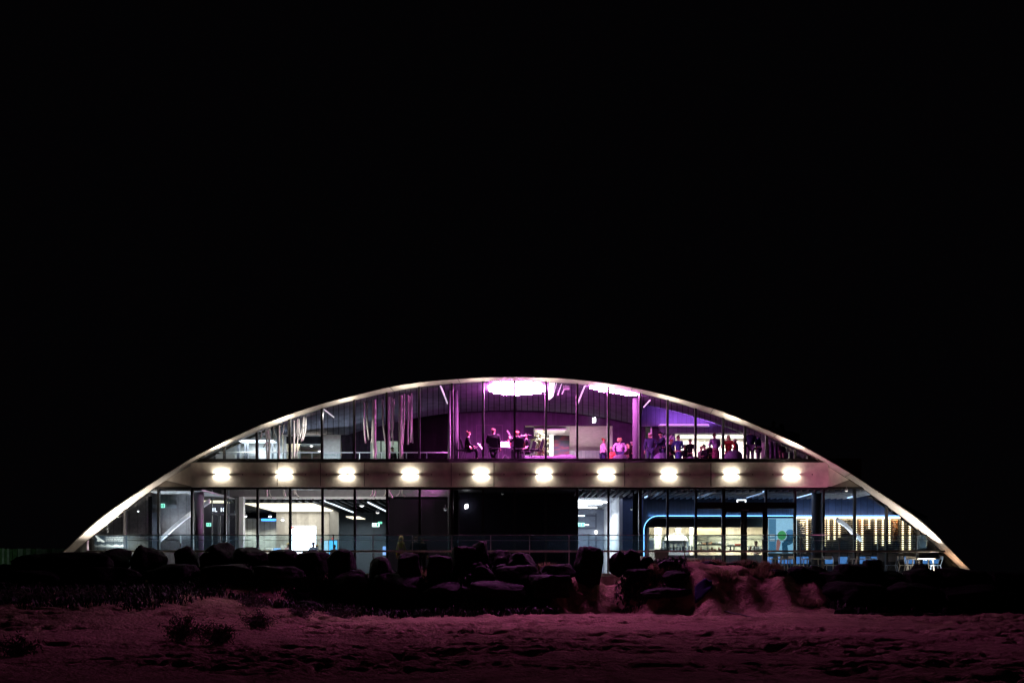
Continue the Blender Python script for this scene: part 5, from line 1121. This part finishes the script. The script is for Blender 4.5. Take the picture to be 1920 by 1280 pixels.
RK = [(20, 150, 1036, -3.6, .2, "long low boulder at the far left below the pale fence"), (70, 215, 1034, -4.4, .2, "rounded boulder under the arch's left foot"), (160, 250, 1027, -3.0, .35, "low dark boulder beneath the whale decal"),
 (248, 315, 1021, -3.2, .4, "rounded boulder below the first glass recess, far left"), (326, 372, 1023, -3.4, .3, "small rounded boulder left of the lower left column"), (375, 450, 1015, -3.2, .4, "highest rounded boulder on the left, before the inner glass entrance"),
 (440, 505, 1024, -3.0, .3, "low boulder in front of the white pilaster"), (500, 560, 1029, -3.3, .4, "flat boulder left of the glaring screen's foot"), (545, 620, 1030, -3.0, .3, "flat boulder under the glaring screen's foot"), (612, 668, 1027, -3.4, .6, "pointed boulder under the blue display"),
 (690, 740, 1042, -3.8, .4, "dark boulder behind the grass left of the yellow vest"), (742, 790, 1034, -3.6, .6, "boulder in front of the person in the yellow vest"), (800, 850, 1038, -3.7, .7, "peaked boulder left of the square block below the column"), (843, 896, 1022, -2.9, .9, "square edged block at the foot of the bluish column"), (878, 916, 1013, -3.0, .6, "tilted pointed boulder beside the square block"),
 (912, 960, 1030, -3.0, .3, "low rounded boulder right of the tilted one"), (944, 1006, 1035, -3.3, .3, "rounded boulder before the dark middle wall"), (1076, 1132, 1023, -3.2, .5, "big rounded boulder in front of the white corridor"), (1141, 1176, 1032, -3.1, .4, "left of twin rounded boulders beside the corridor wall"), (1168, 1201, 1029, -3.0, .5, "right of twin rounded boulders beside the corner column"),
 (1199, 1229, 1042, -3.2, .3, "small rounded boulder at the glowing blue edge"), (1232, 1262, 1048, -3.6, .3, "small boulder in the grass before the grey planter"), (1308, 1345, 1050, -3.3, .4, "rounded boulder in the grass before the kitchen shelves"), (1358, 1425, 1050, -3.0, .2, "smooth purple lit mound like boulder before the entrance doors"),
 (1420, 1474, 1066, -3.6, .5, "dark boulder just right of the entrance doors"), (1474, 1536, 1060, -3.5, .5, "rounded dark boulder under the first dining table"), (1530, 1600, 1068, -3.8, .4, "dark boulder behind the grass under the blue bench"), (1556, 1640, 1056, -3.4, .4, "broad dark boulder under the wine rack's bright shaft"), (1614, 1659, 1048, -3.1, .8, "reddish angular boulder standing before the dining chairs"),
 (1650, 1700, 1072, -3.4, .4, "low boulder below the bright white chair"), (1690, 1760, 1064, -3.6, .6, "flat topped boulder before the last dining table"), (1745, 1850, 1063, -3.5, .7, "long flat boulder under the arch's right foot"), (1840, 1925, 1070, -4.0, .5, "dark boulder right of the arch's right foot"),
 (985, 1071, 1076, -4.6, .95, "huge square block in the middle of the rock bank"), (882, 985, 1088, -4.9, .8, "broad sloping block left of the huge square one"), (790, 890, 1090, -4.4, .5, "dark boulder low in the bank, left of the sloping block"), (700, 800, 1072, -4.0, .5, "dark boulder below the yellow vest"), (610, 710, 1066, -4.2, .5, "dark boulder low under the blue display"), (930, 1010, 1058, -4.0, .4, "low boulder above the huge square block"), (1010, 1080, 1056, -3.6, .4, "low boulder right above the huge square block"),
 (1200, 1302, 1100, -4.7, .4, "rounded dark boulder at the toe of the sand slope"), (1168, 1226, 1064, -3.5, .5, "boulder below the twin rounded ones"), (1240, 1300, 1068, -4.1, .4, "boulder half buried in grass above the toe of the slope"), (1540, 1660, 1088, -4.6, .5, "big dark boulder low in the right bank"), (1640, 1770, 1090, -4.8, .5, "big dark boulder in the low right bank, by the timber's middle"), (1760, 1900, 1094, -4.9, .5, "big dark boulder in the low right bank, near the picture's edge"), (480, 570, 1060, -4.3, .4, "dark boulder low in the left bank under the screen"), (380, 480, 1056, -4.4, .4, "dark boulder low in the left bank under the pilaster"), (270, 380, 1056, -4.6, .4, "dark boulder low in the left bank under the left column"), (140, 270, 1062, -4.9, .4, "dark boulder low in the left bank under the decal"), (-20, 130, 1068, -5.2, .4, "dark boulder low in the bank at the far left edge")]
for i, (p0, p1, yt, Y, bx, lab) in enumerate(RK): rock(lab, p0, p1, yt, Y, None, bx, i)
rs = random.Random(77); rp = []
SL = "small dark stone among the boulders of the rock bank"
for k in range(6):
    o = rock(SL, 940, 960, 1060, -4, None, rs.uniform(.2, .5), 200 + k, name="stone"); rp.append(o)
ns = 0
for k in range(90):
    x = rs.uniform(-20.5, 22.5)
    y = rs.uniform(-6.4, -2.9)
    if (6.4 < x < 10.3 and rs.random() < .7) or (2.2 < x < 5.4 and y < -3.6): continue
    b0 = rp[ns % 6]; o = b0 if ns < 6 else b0.copy(); ns += 1
    if ns > 6: COL.objects.link(o)
    s_ = rs.uniform(.45, 1.25) * (1.25 if y > -4.5 else .9); o.location = (x, y, ground(x, y) - .12 * s_); o.rotation_euler = (rs.uniform(-.3, .3), rs.uniform(-.3, .3), rs.uniform(0, 6)); o.scale = (s_ * rs.uniform(.8, 1.4), s_, s_ * rs.uniform(.7, 1.1)); tag(o, SL, "stone", "small dark stones of the rock bank")
# grass and shrubs
def leafy(m, k=.5):
    nt = m.node_tree; N = nt.nodes; b = N["Principled BSDF"]; t = N.new("ShaderNodeBsdfTranslucent"); mx = N.new("ShaderNodeMixShader"); mx.inputs[0].default_value = k
    src = b.inputs["Base Color"].links[0].from_socket; nt.links.new(src, t.inputs[0]); nt.links.new(b.outputs[0], mx.inputs[1]); nt.links.new(t.outputs[0], mx.inputs[2]); nt.links.new(mx.outputs[0], N["Material Output"].inputs[0]); return m
grassm = leafy(mat("dune_grass", (.15, .11, .06), .7, var=.35, scale=5)); shrubm = mat("shrub_leaf", (.055, .06, .028), .7, var=.4, scale=6)
def tuft(label, px, Y, w, h, n, m=grassm, grp="grass tufts on the rock bank", name="grass_tuft", py=None, seed=1):
    rn = random.Random(seed); b = MB(); xc = PX(px, Y); zc = ground(xc, Y) if py is None else PZ(py, Y)
    for i in range(n):
        r_ = w * math.sqrt(rn.random()); a_ = rn.uniform(0, 6.283); bx, by = xc + r_ * math.cos(a_), Y + .6 * r_ * math.sin(a_)
        z0 = min(zc, ground(bx, by)) - .03 if py is None else zc - .12
        hh = h * rn.uniform(.5, 1.05) * (1 - .35 * r_ / w); le = rn.gauss(0, .28) + (bx - xc) / w * .35; lf_ = rn.gauss(0, .25); wd = .009
        p0 = Vector((bx, by, z0)); p1 = p0 + Vector((le * hh * .4, lf_ * hh * .4, hh * .65)); p2 = p0 + Vector((le * hh, lf_ * hh, hh * (1 - .25 * abs(le))))
        s = Vector((wd, wd * rn.uniform(-1, 1), 0)); b.add([p0 - s, p0 + s, p1 + s * .7, p1 - s * .7, p2], [(0, 1, 2, 3), (3, 2, 4)])
    o = b.build(name, m, None); recenter(o, (xc, Y, zc)); return tag(o, label, "grass", grp)
def shrub(label, px, Y, w, h, n, seed=1):
    rn = random.Random(seed); st_ = MB(); b = MB(); xc = PX(px, Y); zc = ground(xc, Y); t = thing("shrub", label, "shrub", (xc, Y, zc), "low shrubs on the sand")
    for i in range(26):
        a_ = rn.uniform(0, 6.283); r_ = w * rn.uniform(.2, 1); tip = Vector((xc + r_ * math.cos(a_), Y + .7 * r_ * math.sin(a_), zc + h * rn.uniform(.35, 1) * (1 - .45 * (r_ / w) ** 2)))
        base = Vector((xc + rn.gauss(0, w * .25), Y + rn.gauss(0, w * .15), zc - .04)); st_.tube([base, base.lerp(tip, .6) + Vector((0, 0, .05)), tip], .007, 4)
        for k in range(n // 26):
            c = base.lerp(tip, rn.uniform(.25, 1.1)) + Vector((rn.gauss(0, .07), rn.gauss(0, .06), rn.gauss(0, .05))); d = Vector((rn.gauss(0, 1), rn.gauss(0, 1), rn.gauss(.5, .8))).normalized() * rn.uniform(.03, .06); e = d.orthogonal().normalized() * .010
            b.add([c - d, c + e, c + d, c - e], [(0, 1, 2, 3)])
    st_.build("stem", MATS["plant_stem"], t); b.build("foliage", shrubm, t); return t
for i, (px, Y, w, h, n, lab) in enumerate(((345, -19.5, .62, .62, 1400, "round shrub in the left foreground sand"), (408, -20.5, .55, .55, 1100, "second shrub close right of the round one in the left foreground"), (488, -14.0, .70, .62, 1300, "dark shrub on the sand between foreground and bank, left"), (478, -8.6, .80, .62, 1200, "shrub at the toe of the bank below the pilaster"), (565, -9.5, .6, .5, 900, "shrub at the toe of the bank below the screen"), (640, -7.6, .8, .5, 1000, "shrub at the toe of the bank below the blue display"), (880, -15.5, .34, .22, 500, "small lone shrub on the open sand below the sloping block"), (60, -11, 1.3, .6, 1300, "wide dark shrub patch at the far left, below the fence"), (170, -10, 1.2, .55, 1200, "wide dark shrub patch left, below the decal"), (30, -24, .5, .4, 700, "dark shrub at the left edge of the foreground"))): shrub(lab, px, Y, w, h, n, i + 3)
for i, (px, Y, w, h, n, lab) in enumerate(((700, -3.4, .42, .62, 420, "dry grass tuft between the blue screens and the yellow vest"), (665, -3.0, .3, .45, 220, "dry grass tuft behind the pointed boulder"), (790, -3.0, .45, .45, 350, "grass tuft right of the yellow vest"), (1025, -3.0, .6, .42, 420, "dry grass before the dark middle wall"), (1060, -3.4, .5, .45, 380, "grass tuft left of the big rounded boulder"), (985, -2.7, .4, .35, 260, "thin grass behind the rounded boulder in the middle"), (1272, -3.0, .6, .40, 650, "tall pinkish grass before the kitchen range"), (1240, -3.8, .5, .45, 420, "pinkish grass on the small boulder before the planter"), (1318, -3.1, .5, .40, 500, "pinkish grass before the kitchen shelves"), (1345, -3.0, .4, .45, 330, "pinkish grass left of the entrance doors"), (1408, -3.3, .7, .42, 900, "thick marram grass mound lower right of the doors"), (1445, -3.5, .5, .45, 420, "marram grass right of the entrance doors"), (1430, -3.9, .6, .40, 800, "low matted grass on the lit sand slope"), (1352, -4.4, .6, .34, 600, "low matted grass left on the lit sand slope"), (1518, -5.4, .5, .36, 380, "grass tuft at the right end of the lit sand slope"), (1545, -3.2, .4, .3, 260, "short grass behind the boulders under the benches"), (1660, -2.8, .35, .22, 160, "short grass below the bright white chair"), (150, -2.9, .5, .42, 420, "spiky grass against the pale panel at the arch's left foot"), (205, -2.9, .6, .26, 360, "short spiky grass below the whale decal"), (575, -2.8, .35, .2, 200, "short grass under the glaring screen"), (455, -2.6, .18, .3, 120, "small tuft at the white pilaster's foot"), (1190, -4.6, .6, .30, 300, "grass on the upper sand slope right of the huge block"), (850, -4.0, .5, .3, 260, "grass below the square edged block"))): tuft(lab, px, Y, w, h, n, seed=i + 20)
def cover(name, x0, x1, y0, y1, n, seed, m, where):
    rn = random.Random(seed); b = MB()
    for i in range(n):
        x, y = rn.uniform(x0, x1), rn.uniform(y0, y1)
        d = noise.noise((x * .7, y * .8, 20)) + .35 * noise.noise((x * 2.3, y * 2.3, 4))
        edge = min((x - x0) / 1.5, (x1 - x) / 1.5, (y - y0) / .9, 1)
        if d < .12 - .55 * edge + rn.uniform(-.25, .25): continue
        h = rn.uniform(.10, .26) * (1 + .8 * max(d, 0)); z = ground(x, y) - .02; a_ = rn.uniform(0, 6.283); l_ = h * rn.uniform(.3, 1.0); w = .016
        s = Vector((w * math.cos(a_ + 1.5), w * math.sin(a_ + 1.5), 0)); q = Vector((x, y, z)); t_ = q + Vector((l_ * math.cos(a_), l_ * math.sin(a_), h))
        b.add([q - s, q + s, q.lerp(t_, .6) + Vector((0, 0, h * .2)) + s * 1.6, t_, q.lerp(t_, .6) + Vector((0, 0, h * .2)) - s * 1.6], [(0, 1, 2, 4), (4, 2, 3)])
    o = b.build(name, m); o['kind'] = 'stuff'; o['label'] = "dark low creeping plants over the %s" % where; o['category'] = "ground cover"
    return o
coverm = mat("cover_leaf", (.016, .016, .009), .8, var=.4, scale=5)
cover("ground_cover", -24, 1.6, -6.6, -2.5, 24000, 41, coverm, "left rock bank"); cover("ground_cover", -25, -10.5, -12.5, -6.0, 9000, 45, coverm, "sand at the far left"); cover("ground_cover", 11.6, 26, -6.0, -2.6, 9000, 42, coverm, "right rock bank"); cover("ground_cover", 3.6, 6.6, -4.9, -2.6, 2600, 43, coverm, "rocks before the corridor")
# driftwood, timber edge, tarp
def beamlog(lab, p, q, Y0, Y1, r_, name, cat):
    a_, b_ = P(*p, Y0), P(*q, Y1); n = 10; pts = [a_.lerp(b_, i / n) + Vector((0, 0, .02 * noise.noise((i * .9, 1, 2)))) for i in range(n + 1)]
    o = MB().tube(pts, r_, 9, r_ * .8).build(name, mat("old_timber", (.07, .055, .045), .9, var=.3, scale=8, bump=.5, bscale=20), None, True); return tag(recenter(o, a_), lab, cat)
tm = thing("timber_edge", "long dark squared timber lying along the sand on the right", "timber", P(1562, 1166, -6.4))
MB().box(PX(1562, -6.4), PX(1990, -6.4), -6.4, -6.15, PZ(1168, -6.4), PZ(1155.5, -6.4)).build("beam", mat("old_timber", (.07, .055, .045), .9, var=.3, scale=8, bump=.5, bscale=20), tm, bevel=.02)
MB().box(PX(1566, -6.1), PX(1990, -6.1), -6.13, -5.9, PZ(1157, -6.1), PZ(1149, -6.1)).build("upper_beam", MATS["old_timber"], tm, bevel=.02)
beamlog("thin driftwood pole slanting down the lit sand slope", (1300, 1133), (1432, 1161), -5.0, -8.0, .035, "driftwood", "driftwood")
beamlog("short pale driftwood stick in the right foreground sand", (1750, 1244), (1783, 1252), -26.2, -26.4, .03, "driftwood", "driftwood")
ta = MB(); n = 8; vs = []
for j in range(n + 1):
    for i in range(n + 1):
        px = 1303 + 32 * i / n; y = 1118 + 14 * j / n; Yv = -5.2 - .5 * j / n; x_ = PX(px, Yv); vs.append(Vector((x_, Yv, ground(x_, Yv) + .05 + .05 * noise.noise((i * .7, j * .7, 3)))))
ta.add(vs, [(j * (n + 1) + i, j * (n + 1) + i + 1, (j + 1) * (n + 1) + i + 1, (j + 1) * (n + 1) + i) for j in range(n) for i in range(n)])
tp = ta.build("tarp", mat("tarp_blue", (.02, .02, .045), .9, spec=0), None, True); sd_ = tp.modifiers.new("solid", 'SOLIDIFY'); sd_.thickness = .02; tag(recenter(tp, vs[0]), "crumpled blue tarp on the lit sand slope by the driftwood pole", "tarp")
# fence at the far left
fe = thing("fence", "weathered pale plank fence with dark gaps, left of the arch, dimly lit green", "fence", (PX(40, 6), 6, 0)); rnd = random.Random(9)
fm = mat("fence_board", (.22, .26, .22), .8, var=.35, scale=4, bump=.3, bscale=12); fg = mat("fence_green", (.06, .12, .05), .9, var=.4, scale=6)
for k, px in enumerate(range(-12, 124, 5)): MB().box(PX(px, 6), PX(px + 4.4, 6), 6 + .04 * rnd.random(), 6.08, PZ(1085, 6), PZ(1027.5 + rnd.random() * 1.5, 6)).build("board", fm if rnd.random() < .45 else fg, fe)
MB().box(PX(-12, 6), PX(124, 6), 6.1, 6.16, PZ(1036, 6), PZ(1033, 6)).build("rail", fg, fe)
pole = thing("path_light", "low dim greenish path light before the plank fence", "path light", (PX(-40, 4.5), 4.5, .0))
MB().lathe([(.04, -.4), (.04, .9)], pole.location, 10).build("post", black, pole, True); MB().lathe([(.07, .9), (.08, .98), (.02, 1.05)], pole.location, 10).build("head", em("path_green", (.6, 1, .7), .6), pole, True)
lamp('POINT', "path_glow", pole.location + Vector((.1, -.15, 1.1)), 3.2, (.65, 1, .75), pole, shadow_soft_size=.1)
